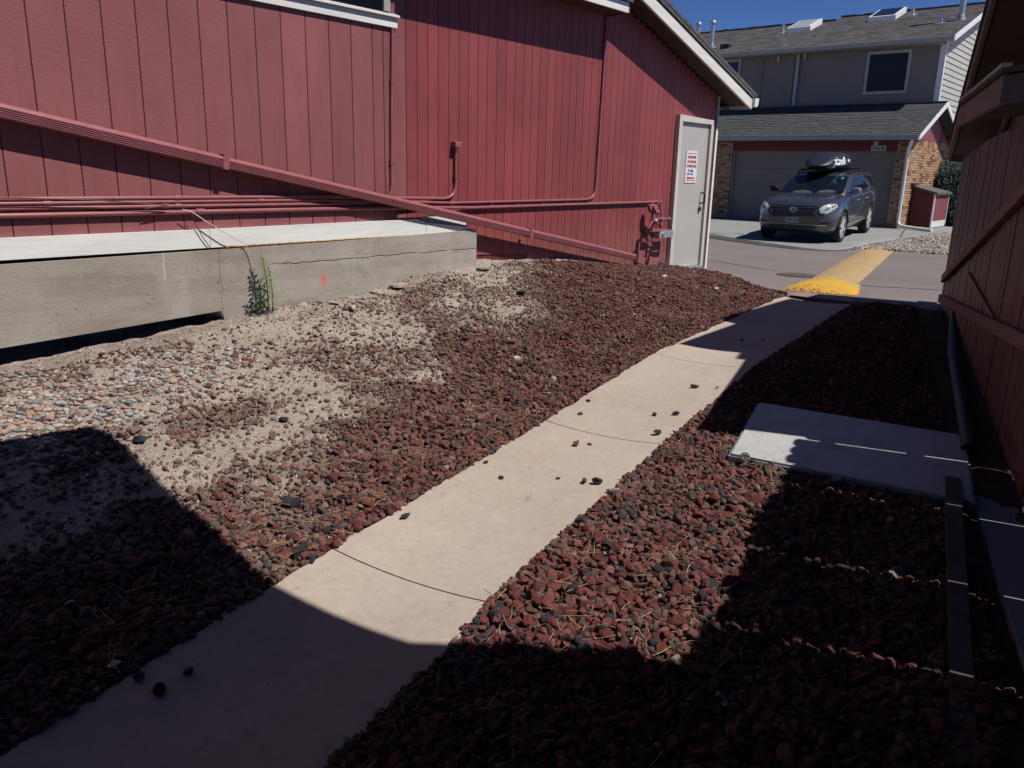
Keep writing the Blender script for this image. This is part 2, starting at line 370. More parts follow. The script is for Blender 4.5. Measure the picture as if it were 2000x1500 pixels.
# ------------------------------------------------------------------ mesh helpers
ORG = {}
def tag(o, label=None, cat=None, group=None, kind=None):
    if label: o['label'] = label
    if cat: o['category'] = cat
    if group: o['group'] = group
    if kind: o['kind'] = kind
    return o
def thing(name, label, cat, loc=(0, 0, 0), group=None):
    o = bpy.data.objects.new(name, None); C.objects.link(o); o.location = loc; o.empty_display_size = 0.1
    ORG[o.name] = Vector(loc); return tag(o, label, cat, group)
def link(name, me, parent=None, loc=None):
    o = bpy.data.objects.new(name, me); C.objects.link(o)
    if parent is not None:
        o.parent = parent; ORG[o.name] = ORG[parent.name]
    else: ORG[o.name] = Vector((0, 0, 0))
    if loc is not None: o.location = Vector(loc) - ORG[o.name]
    return o
class MB:
    def __init__(s): s.v = []; s.f = []; s.sm = []; s.mi = []
    def add(s, verts, faces, smooth=False, mi=0):
        k = len(s.v); s.v += [tuple(p) for p in verts]
        for f in faces: s.f.append(tuple(i+k for i in f)); s.sm.append(smooth); s.mi.append(mi)
    def box(s, a, b):
        (x0, y0, z0), (x1, y1, z1) = a, b
        s.add([(x0, y0, z0), (x1, y0, z0), (x1, y1, z0), (x0, y1, z0), (x0, y0, z1), (x1, y0, z1), (x1, y1, z1), (x0, y1, z1)],
              [(0, 3, 2, 1), (4, 5, 6, 7), (0, 1, 5, 4), (1, 2, 6, 5), (2, 3, 7, 6), (3, 0, 4, 7)])
    def obox(s, o, u, v, w):                       # corner o and three edge vectors (right-handed)
        o, u, v, w = Vector(o), Vector(u), Vector(v), Vector(w)
        if u.cross(v).dot(w) < 0: u, v = v, u
        s.add([o, o+u, o+u+v, o+v, o+w, o+u+w, o+u+v+w, o+v+w],
              [(0, 3, 2, 1), (4, 5, 6, 7), (0, 1, 5, 4), (1, 2, 6, 5), (2, 3, 7, 6), (3, 0, 4, 7)])
    def beam(s, a, b, up, w, h):                   # box along a-b, width w across, height h along up
        a, b, up = Vector(a), Vector(b), Vector(up)
        d = b-a; sd = d.cross(up).normalized(); up2 = sd.cross(d).normalized()
        s.obox(a - sd*w/2 - up2*h/2, d, sd*w, up2*h)
    def prism(s, poly, ext, mi=0):                 # planar polygon extruded by vector
        n = len(poly); ext = Vector(ext); P = [Vector(p) for p in poly]; Q = [p+ext for p in P]
        nr = Vector((0, 0, 0))
        for i in range(n): nr += P[i].cross(P[(i+1) % n])
        fl = nr.dot(ext) > 0
        bot = tuple(range(n)); top = tuple(range(n, 2*n))
        F = [tuple(reversed(bot)) if fl else bot, top if fl else tuple(reversed(top))]
        for i in range(n):
            j = (i+1) % n; F.append((i, j, n+j, n+i) if fl else (j, i, n+i, n+j))
        s.add(P+Q, F, False, mi)
    def tube(s, pts, r, n=8, caps=True, smooth=True):
        P = [Vector(p) for p in pts]; rings = []
        R = r if isinstance(r, (list, tuple)) else [r]*len(P)
        prev = None
        for i, p in enumerate(P):
            t = (P[min(i+1, len(P)-1)]-P[max(i-1, 0)]).normalized()
            if prev is None:
                a = t.orthogonal().normalized()
            else:
                a = (prev - t*prev.dot(t)).normalized()
            prev = a; b = t.cross(a)
            rings.append([p+(a*math.cos(2*math.pi*k/n)+b*math.sin(2*math.pi*k/n))*R[i] for k in range(n)])
        v = [q for rg in rings for q in rg]; f = []
        for i in range(len(P)-1):
            for k in range(n):
                f.append((i*n+k, i*n+(k+1) % n, (i+1)*n+(k+1) % n, (i+1)*n+k))
        s.add(v, f, smooth)
        if caps:
            s.add(rings[0], [tuple(reversed(range(n)))]); s.add(rings[-1], [tuple(range(n))])
    def disc(s, c, nrm, r, h, n=16):
        c = Vector(c); nrm = Vector(nrm).normalized(); s.tube([c, c+nrm*h], r, n)
    def mesh(s, name, mats):
        me = bpy.data.meshes.new(name); me.from_pydata(s.v, [], s.f)
        for q in (mats if isinstance(mats, (list, tuple)) else [mats]): me.materials.append(q)
        me.polygons.foreach_set('use_smooth', s.sm); me.polygons.foreach_set('material_index', s.mi); me.update()
        return me
    def build(s, name, mats, parent=None, **tags):
        o0 = ORG[parent.name] if parent is not None else Vector((0, 0, 0))
        if o0.length > 0: s.v = [(p[0]-o0.x, p[1]-o0.y, p[2]-o0.z) for p in s.v]
        o = link(name, s.mesh(name, mats), parent)
        if tags: tag(o, **tags)
        return o
def arc(c, a, b, n=6):                              # rounded corner: c corner, a & b tangent points
    c, a, b = Vector(c), Vector(a), Vector(b)
    return [(a*(1-t)**2 + c*2*t*(1-t) + b*t*t) for t in [i/n for i in range(n+1)]]
def set_attr(me, name, arr, kind='FLOAT'):
    if kind == 'FLOAT':
        a = me.attributes.new(name, 'FLOAT', 'POINT'); a.data.foreach_set('value', np.asarray(arr, dtype=np.float32))
    else:
        a = me.color_attributes.new(name, 'FLOAT_COLOR', 'POINT'); a.data.foreach_set('color', np.asarray(arr, dtype=np.float32).ravel())
def text_mesh(body, size, ext=0.001, bold=0.0, align='CENTER', shear=0.0, sx=1.0):
    c = bpy.data.curves.new('text', 'FONT'); c.body = body; c.size = size; c.extrude = ext; c.offset = bold; c.align_x = align; c.shear = shear
    c.resolution_u = 2
    o = bpy.data.objects.new('text', c); C.objects.link(o)
    dg = bpy.context.evaluated_depsgraph_get()
    me = bpy.data.meshes.new_from_object(o.evaluated_get(dg)); bpy.data.objects.remove(o)
    if sx != 1.0:
        for v in me.vertices: v.co.x *= sx
    return me
def text(name, body, size, loc, xdir, ydir, mat, parent, **k):
    me = text_mesh(body, size, **k); me.materials.clear(); me.materials.append(mat)
    x = Vector(xdir).normalized(); y = Vector(ydir); y = (y-x*y.dot(x)).normalized(); z = x.cross(y)
    mt = Matrix((x, y, z)).transposed().to_4x4(); mt.translation = Vector(loc)-(ORG[parent.name] if parent else Vector())
    me.transform(mt)
    return link(name, me, parent)

# ------------------------------------------------------------------ terrain
def K(k): return np.array([a for a, b in k], float), np.array([b for a, b in k], float)
WZ = K([(-8, -1.79), (2, -1.76), (4.3, -1.69), (6.2, -1.53), (9.4, -1.395), (30, -1.395)])
YL = K([(-8, .5), (-4, 1.36), (0.6, 2.5), (1.77, 2.79), (2.15, 2.87), (4.31, 3.27), (6.22, 3.51), (9.51, 3.72), (30, 4.5)])
YR = K([(-8, -.4), (-4, .46), (0.6, 1.6), (1.96, 1.92), (2.27, 2.02), (4.38, 2.41), (6.19, 2.63), (9.23, 2.89), (30, 3.7)])
WB = K([(-8, -1.42), (-4, -1.38), (1.8, -1.31), (3.0, -1.24), (3.5, -1.17), (4.2, -1.14), (5.2, -1.05), (6.4, -.95), (7, -.97), (8, -1.04), (9.1, -1.17), (10.35, -1.30), (11.6, -1.42), (12.5, -1.46), (30, -1.46)])
ip = lambda x, k: np.interp(x, k[0], k[1])
def road_z(x): return -1.40-.0158*(np.asarray(x)-10)
DW = K([(17, -1.53), (19.5, -1.53), (21, -1.50), (23.7, -1.40), (60, -1.40)])
def Gz(x, y):
    x = np.asarray(x, float); y = np.asarray(y, float)
    w, yl, yr, b = ip(x, WZ), ip(x, YL), ip(x, YR), ip(x, WB)
    u = np.clip((y-yr)/(yl-yr), 0, 1); dip = -.03*(1-(2*u-1)**2)
    t = np.clip((y-yl)/(5.85-yl), 0, 1); s = t*t*(3-2*t)*.35+t*.65
    return np.where(y <= yl, w+dip, w+(b-w)*s)
def asphalt_edge(y):                                # x of the asphalt edge at given y
    return np.interp(y, [-30, 2.2, 3.0, 3.74, 4.3, 5.16, 5.95, 6.3, 40], [9.9, 9.95, 9.62, 9.66, 9.95, 10.75, 11.72, 12.3, 12.3])
class VNoise:
    def __init__(s, seed, n=256): s.g = np.random.default_rng(seed).random((n, n)); s.n = n
    def __call__(s, x, y):
        xi = np.floor(x).astype(int); yi = np.floor(y).astype(int); fx = x-xi; fy = y-yi
        fx = fx*fx*(3-2*fx); fy = fy*fy*(3-2*fy); n = s.n; g = s.g
        a = g[xi % n, yi % n]; b = g[(xi+1) % n, yi % n]; c = g[xi % n, (yi+1) % n]; d = g[(xi+1) % n, (yi+1) % n]
        return (a*(1-fx)+b*fx)*(1-fy)+(c*(1-fx)+d*fx)*fy
vn = VNoise(3); vn2 = VNoise(5)
def fbm(x, y, sc): return (vn(x*sc, y*sc)*.5+vn2(x*sc*2.1+7, y*sc*2.1)*.3+vn(x*sc*4.3, y*sc*4.3+3)*.2)
def soil_z(x, y):
    z = Gz(x, y); yl, yr = ip(x, YL), ip(x, YR)
    onwalk = (y < yl+.01) & (y > yr-.01)
    d = np.minimum(np.abs(y-yl), np.abs(y-yr))
    rough = (fbm(x, y, 3.0)-.5)*.07+(fbm(x, y, 14)-.5)*.03
    f = np.clip(d/.25, 0, 1)
    z = z + np.where(onwalk, -.06, rough*f - .012*(1-f))
    xe = asphalt_edge(y)
    over = np.clip((x-xe+.05)/.12, 0, 1)
    return z*(1-over)+(road_z(x)-.05)*over
def grid_mesh(name, xs, ys, zf, mat, keep=None):
    X, Y = np.meshgrid(xs, ys, indexing='ij'); Z = zf(X, Y)
    nx, ny = X.shape; v = np.stack([X, Y, Z], -1).reshape(-1, 3)
    idx = np.arange(nx*ny).reshape(nx, ny)
    q = np.stack([idx[:-1, :-1], idx[1:, :-1], idx[1:, 1:], idx[:-1, 1:]], -1).reshape(-1, 4)
    me = bpy.data.meshes.new(name); me.vertices.add(len(v)); me.vertices.foreach_set('co', v.ravel())
    me.loops.add(q.size); me.loops.foreach_set('vertex_index', q.ravel().astype(np.int32))
    me.polygons.add(len(q)); me.polygons.foreach_set('loop_start', np.arange(0, q.size, 4, dtype=np.int32))
    me.materials.append(mat); me.update(); me.validate()
    me.polygons.foreach_set('use_smooth', [True]*len(me.polygons))
    return me
def seq(*segs):
    out = []
    for a, b, st in segs: out += list(np.arange(a, b, st))
    return np.array(out+[segs[-1][1]])
o = link('soil', grid_mesh('soil', seq((-8, 0.4, .2), (0.4, 6, .035), (6, 13.2, .05)), seq((-7, 0, .25), (0, 2.0, .06), (2.0, 6.4, .035)), soil_z, m['soil'])); tag(o, kind='structure')
# wide earth sheet under everything, out to the horizon
b = MB(); b.add([(-600, -600, -2.1), (700, -600, -2.1), (700, 700, -2.1), (-600, 700, -2.1)], [(0, 1, 2, 3)]); b.build('ground', m['soil'], kind='structure')

# asphalt road (one sheet between the near edge and the driveway)
ys = seq((-40, -2, 2.0), (-2, 7, .12), (7, 45, 2.0)); nu = 40
v = []; f = []
for i, y in enumerate(ys):
    x0 = float(asphalt_edge(y))+.02*math.sin(y*9)+.015*math.sin(y*23)
    for j in range(nu):
        x = x0+(20.0-x0)*(j/(nu-1))**1.5 if nu > 1 else x0
        z = float(road_z(x)) if x < 17.5 else float(max(road_z(x), -1.535))
        if j == 0: z -= .03
        v.append((x, y, z))
for i in range(len(ys)-1):
    for j in range(nu-1):
        a = i*nu+j; f.append((a, a+1, a+nu+1, a+nu))
b = MB(); b.add(v, f, True); road = b.build('road', m['asphalt'], kind='structure')
# seams sealed with tar
def ribbon(name, pts, w, mat, dz, parent=None, jit=0.0, kind=None, zf=None):
    b = MB(); P = []
    for i in range(len(pts)-1):
        a, c = np.array(pts[i]), np.array(pts[i+1]); n = max(2, int(np.linalg.norm(c-a)/.12))
        for k in range(n): P.append(a+(c-a)*k/n)
    P.append(np.array(pts[-1])); vv = []
    for i, p in enumerate(P):
        t = P[min(i+1, len(P)-1)]-P[max(i-1, 0)]; t = t/np.linalg.norm(t); nn = np.array([-t[1], t[0]])
        j = (random.random()-.5)*jit; hw = w/2*(.7+.6*random.random())
        for s in (1, -1):
            q = p+nn*(j+s*hw); z = float(zf(q[0], q[1])) if zf else float(road_z(q[0])); vv.append((q[0], q[1], z+dz))
    b.add(vv, [(2*i+1, 2*i+3, 2*i+2, 2*i) for i in range(len(P)-1)])
    o = b.build(name, mat, parent)
    if kind: tag(o, kind=kind)
    return o
ribbon('road_seam', [(13.3, 6.9), (13.1, 6.4), (12.5, 5.3), (12.38, 4.96)], .03, m['tar'], .004, jit=.03, kind='structure')
ribbon('road_seam', [(11.95, 4.3), (11.75, 4.12), (11.62, 3.9), (11.65, 3.3), (12.1, 2.4), (12.3, 0)], .035, m['tar'], .004, jit=.05, kind='structure')

# sidewalk: slabs with tooled joints and a dished top
def walk_slab(x0, x1, parent):
    # the joints lean a little, as in life
    n = max(3, int((x1-x0)/.12)); k = 13; v = []; top = []
    for i in range(n+1):
        x = x0+(x1-x0)*i/n
        for j in range(k):
            u = j/(k-1); yl, yr = float(ip(x, YL)), float(ip(x, YR))
            if .02 < u < .98: e = 0
            else: e = .012*math.sin(x*17+j)+.008*math.sin(x*41)
            y = yr+(yl-yr)*u+e; xx = x+.14*(.5-u)*(1 if 0 < i < n else 1)
            z = float(Gz(x, yr+(yl-yr)*u)); rd = .006 if (i in (0, n) or j in (0, k-1)) else 0
            v.append((xx, y, z-rd))
    nv = len(v); f = []
    for i in range(n):
        for j in range(k-1):
            a = i*k+j; f.append((a, a+k, a+k+1, a+1))
    b = MB(); b.add(v, f, True)
    bd = [(0, j) for j in range(k)]+[(i, k-1) for i in range(1, n+1)]+[(n, j) for j in range(k-2, -1, -1)]+[(i, 0) for i in range(n-1, 0, -1)]
    ring = [v[i*k+j] for i, j in bd]; rb = [(p[0], p[1], p[2]-.1) for p in ring]; L = len(ring)
    b.add(ring+rb, [(i, (i+1) % L, L+(i+1) % L, L+i) for i in range(L)])
    return b.build('slab', m['walk'], parent)
walk = bpy.data.objects.new('sidewalk', None); C.objects.link(walk); ORG[walk.name] = Vector((0, 0, 0)); tag(walk, kind='structure')
JX = [-6.5, -4.3, -2.1, 0.05, 2.21, 4.36, 6.21, 8.05, 9.62]
for a, c in zip(JX[:-1], JX[1:]): walk_slab(a+.004, c-.004, walk)
b = MB(); vv = []
for x in np.arange(-6.5, 9.6, .2):
    for y in (float(ip(x, YR))+.03, float(ip(x, YL))-.03): vv.append((x, y, float(Gz(x, (ip(x, YL)+ip(x, YR))/2))-.014))
b.add(vv, [(2*i, 2*i+2, 2*i+3, 2*i+1) for i in range(len(vv)//2-1)]); b.build('joint_bed', m['soil'], walk)
# small brick-coloured patch where the walk meets the asphalt
b = MB(); b.add([(9.63, 2.95, -1.388), (10.0, 2.98, -1.39), (10.05, 3.5, -1.39), (9.95, 3.72, -1.39), (9.64, 3.69, -1.388)], [(0, 1, 2, 3, 4)])
b.build('kerb_patch', simple('pinkish_patch', (0.25, 0.17, 0.145), 0.9, 0.2, 12, 0.4, 80), kind='structure')

# speed hump
hump = thing('speed_hump', 'worn yellow painted speed hump across the grey asphalt', 'speed hump', (14.5, 4.5, -1.48))
def hump_piece(s0, s1, w0, w1, h, skew):
    A = np.array([10.2, 3.55]); B = np.array([19.02, 5.42]); d = (B-A)/np.linalg.norm(B-A); nn = np.array([-d[1], d[0]])
    n = max(6, int((s1-s0)/.1)); k = 13; v = []
    for i in range(n+1):
        s = s0+(s1-s0)*i/n; w = w0+(w1-w0)*i/n
        for j in range(k):
            u = j/(k-1)*2-1
            p = A+d*(s+skew*u*(1-i/n))+nn*(u*w+.012*math.sin(s*14+j*2)*(abs(u) > .98))
            pr = math.cos(u*math.pi/2)**.8*h; e = min(1, i/3, (n-i)/3+.25)
            v.append((p[0], p[1], float(max(road_z(p[0]), -1.535))+.004+pr*max(e, .0)))
    f = [(i*k+j, (i+1)*k+j, (i+1)*k+j+1, i*k+j+1) for i in range(n) for j in range(k-1)]
    b = MB(); b.add(v, f, True); return b
hump_piece(0, 1.48, .47, .36, .085, -.08).build('near_section', m['yellow'], hump)
hump_piece(1.56, 9.0, .33, .32, .06, 0.0).build('far_section', m['yellow'], hump)

# manhole
mh = thing('manhole_cover', 'round dark iron manhole cover set in the asphalt left of the yellow hump', 'manhole cover', (12.07, 4.53, float(road_z(12.07))))
b = MB(); b.disc((12.07, 4.53, float(road_z(12.07))-.02), (0, 0, 1), .31, .026, 32); b.build('rim', m['tar'], mh)
b = MB(); b.disc((12.07, 4.53, float(road_z(12.07))-.02), (0, 0, 1), .27, .032, 32); b.build('lid', simple('rusty_iron', (0.10, 0.085, 0.08), .8, .3, 30), mh)
b = MB()
for i in range(-4, 5):
    for j in range(-4, 5):
        if (i*i+j*j) < 17: b.box((12.07+i*.056-.018, 4.53+j*.056-.018, float(road_z(12.07))+.0125), (12.07+i*.056+.018, 4.53+j*.056+.018, float(road_z(12.07))+.018))
b.build('tread_studs', simple('worn_iron', (0.16, 0.14, 0.13), .6), mh)

# driveway
def zsheet(name, outline, zf, mat, dz, kind='structure', parent=None, step=None, skirt=.12):
    bm = bmesh.new(); vs = [bm.verts.new((x, y, 0)) for x, y in outline]; fc = bm.faces.new(vs)
    bmesh.ops.triangulate(bm, faces=[fc])
    for _ in range(step or 0):
        bmesh.ops.subdivide_edges(bm, edges=bm.edges[:], cuts=1, use_grid_fill=True)
    for q in bm.verts: q.co.z = float(zf(q.co.x, q.co.y))+dz
    for fc in bm.faces:
        fc.normal_update()
        if fc.normal.z < 0: fc.normal_flip()
        fc.smooth = True
    be = [e for e in bm.edges if e.is_boundary]
    r = bmesh.ops.extrude_edge_only(bm, edges=be)
    for q in r['geom']:
        if isinstance(q, bmesh.types.BMVert): q.co.z -= skirt
    me = bpy.data.meshes.new(name); bm.to_mesh(me); bm.free(); me.materials.append(mat)
    o = link(name, me, parent)
    if kind: tag(o, kind=kind)
    return o
dz_ = lambda x, y: ip(x, DW)
DE = [(24.0, 17.5), (21.5, 13.5), (19.64, 9.82), (18.4, 7.69), (18.0, 6.75), (17.92, 6.3), (18.15, 6.05), (18.7, 5.96)]
zsheet('driveway', DE+[(20.33, 5.97), (22.07, 5.76), (25.47, 5.2), (28, 4.7), (34, 3.3), (36, 5.0), (30, 6.25), (26.0, 6.3), (25.3, 6.9), (25.48, 17.5)], dz_, m['drive'], .02, step=3)
zsheet('gutter_pan', [(x-.55 if i < 5 else x-.35, y-.12 if i > 4 else y) for i, (x, y) in enumerate(DE)]+[(x+.06, y) for x, y in reversed(DE)], lambda x, y: np.maximum(road_z(x), ip(x, DW)) if x > 17 else road_z(x), m['edge_dark'], .008, step=1)
ribbon('driveway_joint', [(25.4, 6.55), (22.3, 5.85)], .03, m['tar'], .025, zf=dz_, kind='structure')
zsheet('planting_bed', [(26.0, 6.3), (30, 6.25), (36, 5.0), (36, 7.2), (25.9, 7.2)], dz_, m['soil'], .03, step=2)

# ------------------------------------------------------------------ rocks, pebbles, grit, needles
def ico(sub):
    bm = bmesh.new(); bmesh.ops.create_icosphere(bm, subdivisions=sub, radius=1)
    bm.verts.ensure_lookup_table(); v = np.array([q.co[:] for q in bm.verts]); f = np.array([[q.index for q in fc.verts] for fc in bm.faces]); bm.free()
    return v, f
I1, F1 = ico(1); I2, F2 = ico(2)
def rock_variants(v, n, amp, seed, flat=.75, facets=6):
    r = np.random.default_rng(seed); out = []
    for _ in range(n):
        q = v.copy()
        for _ in range(facets):                      # chop planes off to get angular faces
            nrm = r.normal(size=3); nrm /= np.linalg.norm(nrm); d = r.uniform(.45, .85)
            h = q@nrm; q = q-np.outer(np.maximum(0, h-d), nrm)
        q *= (1+r.normal(0, amp, (len(q), 1)))
        q *= np.array([r.uniform(.9, 1.5), r.uniform(.7, 1.05), r.uniform(flat*.6, flat*1.05)])
        out.append(q)
    return out
LV1 = rock_variants(I1, 12, .06, 1, .8, 5); LV2 = rock_variants(I2, 20, .035, 2, .85, 9)
PV1 = [v*np.array([1.15, .85, .5])*(1+np.random.default_rng(i).normal(0, .03, (len(v), 1))) for i, v in enumerate([I1]*6)]
PV2 = [v*np.array([1.15, .85, .5])*(1+np.random.default_rng(i).normal(0, .015, (len(v), 1))) for i, v in enumerate([I2]*6)]
def rand_rot(r, n, tilt):
    a = r.uniform(0, 2*np.pi, n); tx = r.normal(0, tilt, n); ty = r.normal(0, tilt, n)
    ca, sa, cx, sx, cy, sy = np.cos(a), np.sin(a), np.cos(tx), np.sin(tx), np.cos(ty), np.sin(ty)
    Rz = np.zeros((n, 3, 3)); Rz[:, 0, 0] = ca; Rz[:, 0, 1] = -sa; Rz[:, 1, 0] = sa; Rz[:, 1, 1] = ca; Rz[:, 2, 2] = 1
    Rx = np.zeros((n, 3, 3)); Rx[:, 0, 0] = 1; Rx[:, 1, 1] = cx; Rx[:, 1, 2] = -sx; Rx[:, 2, 1] = sx; Rx[:, 2, 2] = cx
    Ry = np.zeros((n, 3, 3)); Ry[:, 1, 1] = 1; Ry[:, 0, 0] = cy; Ry[:, 0, 2] = sy; Ry[:, 2, 0] = -sy; Ry[:, 2, 2] = cy
    return Ry@Rx@Rz
def scatter_mesh(name, pos, rad, variants, faces, table, mat, seed, tilt=.5, smooth=False, fixed=None, dust=None):
    r = np.random.default_rng(seed); n = len(pos); vi = r.integers(0, len(variants), n)
    base = np.stack(variants)[vi]; Rm = rand_rot(r, n, tilt)
    V = np.einsum('nij,nkj->nki', Rm, base)*rad[:, None, None]+pos[:, None, :]
    k = base.shape[1]; F = (faces[None]+(np.arange(n)*k)[:, None, None]).reshape(-1, 3)
    cols = np.array([c for c, p in table]); pr = np.array([p for c, p in table]); pr /= pr.sum()
    ci = r.choice(len(cols), n, p=pr); col = cols[ci]*r.uniform(.75, 1.2, (n, 1))
    if dust is not None: col = col+(np.array([0.30, 0.225, 0.19])-col)*dust[:, None]*r.uniform(.3, 1.1, (n, 1)).clip(0, .95)
    if fixed is not None: col = fixed
    me = bpy.data.meshes.new(name); me.vertices.add(n*k); me.vertices.foreach_set('co', V.astype(np.float32).ravel())
    me.loops.add(F.size); me.loops.foreach_set('vertex_index', F.astype(np.int32).ravel())
    me.polygons.add(len(F)); me.polygons.foreach_set('loop_start', np.arange(0, F.size, 3, dtype=np.int32))
    me.materials.append(mat); me.update()
    me.polygons.foreach_set('use_smooth', [smooth]*len(F))
    set_attr(me, 'tint', np.repeat(np.concatenate([np.clip(col, 0, 1), np.ones((n, 1))], 1), k, 0), 'COLOR')
    return me
sstep = lambda a, b, x: (lambda t: t*t*(3-2*t))(np.clip((x-a)/(b-a), 0, 1))
def lava_density(x, y):
    yl, yr = ip(x, YL), ip(x, YR); t = (y-yl)/(5.85-yl)
    tc = np.interp(x, [-2, 1.2, 2.1, 2.6, 3.25, 4.65, 5.5, 6.3, 7.0, 7.8], [1.2, .35, .13, .21, .35, .51, .57, .66, .86, 1.3])
    nz = (fbm(x, y, 1.7)-.5)*.46+(fbm(x, y, 5)-.5)*.30
    d = 1-sstep(tc-.30, tc+.34, t+nz)
    band = np.exp(-((t-.50)/.11)**2)*sstep(3.3, 2.6, x)*.62*sstep(.40, .52, fbm(x, y, 2.6))
    sc = .27+.26*sstep(.44, .58, fbm(x, y, 2.2))
    sc = sc*(1-.6*np.exp(-((x-3.5)/.5)**2-((y-5.35)/.25)**2))
    out = np.maximum(np.maximum(d, band), sc)
    peb = np.exp(-((x-2.25)/.75)**2-((y-5.05)/.33)**2)
    out = out*(1-.75*np.clip(peb*1.4, 0, 1))
    right = y < yr
    out = np.where(right, 1.0, out)
    out = np.where((y >= yr-.005) & (y <= yl+.01), 0, out)
    return out
def jgrid(x0, x1, y0, y1, st, r):
    X, Y = np.meshgrid(np.arange(x0, x1, st), np.arange(y0, y1, st), indexing='ij')
    return (X+r.uniform(-.5, .5, X.shape)*st).ravel(), (Y+r.uniform(-.5, .5, X.shape)*st).ravel()
def in_hatch(x, y):
    # footprint of the access hatch
    A = np.array([4.40, 1.94]); u = np.array([1.0, .26]); w = np.array([.24, -1.27]); det = u[0]*w[1]-u[1]*w[0]
    dx, dy = x-A[0], y-A[1]; a = (dx*w[1]-dy*w[0])/det; c = (u[0]*dy-u[1]*dx)/det
    return (a > .008) & (a < .99) & (c > .01) & (c < .99)
FD = np.array([math.cos(math.radians(17.2)), math.sin(math.radians(17.2))]); FN = np.array([-FD[1], FD[0]]); FO = np.array([4.57, .40])
def fence_off(x, y): return (x-FO[0])*FN[0]+(y-FO[1])*FN[1]
big = []
def lava_layer(st, x0, x1, y0, y1, seed, dens_mul, rlo, rhi, lift, variants, faces, name):
    r = np.random.default_rng(seed); x, y = jgrid(x0, x1, y0, y1, st, r)
    keep = (r.random(len(x)) < lava_density(x, y)*dens_mul) & (x < asphalt_edge(y)-.03) & (y < 5.72) & ~in_hatch(x, y) & (fence_off(x, y) > .28)
    keep &= ~((x < 6.3) & (y > 5.6))
    x, y = x[keep], y[keep]; n = len(x)
    rad = rlo+(rhi-rlo)*r.beta(1.5, 4.0, n)
    yl, yr = ip(x, YL), ip(x, YR)
    rad = np.where((y > yr-rad*.6) & (y < yr+.02), rad*.7, rad)
    d = lava_density(x, y)
    rad = rad*(.58+.42*np.clip(d*1.25, 0, 1))
    z = soil_z(x, y)+rad*.22+lift*d*r.random(n)
    return np.stack([x, y, z], 1), rad
P, R = lava_layer(.030, .5, 5.2, .2, 5.75, 21, .95, .014, .044, .014, None, None, '')
# the largest stones that show become separate objects
depth = P@f_; px = 1000+1568*(P@r_)/depth; py = 750+1568*(P@d_)/depth
shade = (P[:, 0] < 1.9) | ((P[:, 1] < 1.2+.19*(P[:, 0]-2.4)))
vis = (px > 5) & (px < 1995) & (py > 5) & (py < 1495) & ~shade & (P[:, 0] > 1.9)
score = np.where(vis, R/depth, 0); order = np.argsort(-score)[:290]
mask = np.ones(len(P), bool); mask[order] = False
near = mask
o = link('lava_gravel', scatter_mesh('lava_gravel', P[mask], R[mask], LV2[:], F2, LAVA, m['lava'], 31, dust=.85*(1-lava_density(P[mask, 0], P[mask, 1])).clip(0, 1)+.20)); tag(o, kind='stuff')
variant_me = []
for i, v in enumerate(LV2[:8]):
    me = bpy.data.meshes.new('lava_rock'); me.from_pydata([tuple(p) for p in v], [], [tuple(int(k) for k in q) for q in F2]); me.materials.append(m['lava_one']); me.update(); variant_me.append(me)
for i in order:
    o = bpy.data.objects.new('lava_rock', variant_me[random.randrange(8)]); C.objects.link(o)
    o.location = P[i]+np.array([0, 0, R[i]*.15]); o.rotation_euler = (random.uniform(-.5, .5), random.uniform(-.5, .5), random.uniform(0, 6.28)); s = R[i]; o.scale = (s, s, s)
    tag(o, 'rough cinder rock among the larger stones of the lava gravel beside the walk', 'rock', 'larger lava rocks in the gravel')
P, R = lava_layer(.029, 5.2, 10.7, 2.6, 5.75, 22, .95, .013, .036, .014, None, None, '')
o = link('lava_gravel', scatter_mesh('lava_gravel', P, R, LV1, F1, LAVA, m['lava'], 32, dust=.85*(1-lava_density(P[:, 0], P[:, 1])).clip(0, 1)+.22)); tag(o, kind='stuff')
P, R = lava_layer(.05, 5.2, 10.0, .9, 3.2, 23, .9, .018, .036, .01, None, None, '')
o = link('lava_gravel', scatter_mesh('lava_gravel', P, R, LV1, F1, LAVA, m['lava'], 33)); tag(o, kind='stuff')
P, R = lava_layer(.05, -2.0, .5, -1.5, 5.0, 24, .8, .016, .036, .01, None, None, '')
o = link('lava_gravel', scatter_mesh('lava_gravel', P, R, LV1, F1, LAVA, m['lava'], 34)); tag(o, kind='stuff')
P, R = lava_layer(.024, .5, 10.7, .4, 5.75, 25, .9, .008, .021, .004, None, None, '')
kf = lava_density(P[:, 0], P[:, 1]) > .45; P, R = P[kf], R[kf]
o = link('lava_chips', scatter_mesh('lava_chips', P, R, LV1, F1, LAVA, m['lava'], 35, .6)); tag(o, kind='stuff')
so_ = bpy.data.objects['soil'].data; cv = np.zeros(len(so_.vertices)*3, np.float32); so_.vertices.foreach_get('co', cv); cv = cv.reshape(-1, 3)
yl_, yr_ = ip(cv[:, 0], YL), ip(cv[:, 0], YR)
set_attr(so_, 'fines', np.where((cv[:, 1] < yl_) & (cv[:, 1] > yr_), .2, sstep(.3, .85, lava_density(cv[:, 0], cv[:, 1])))*(cv[:, 1] < 5.8))
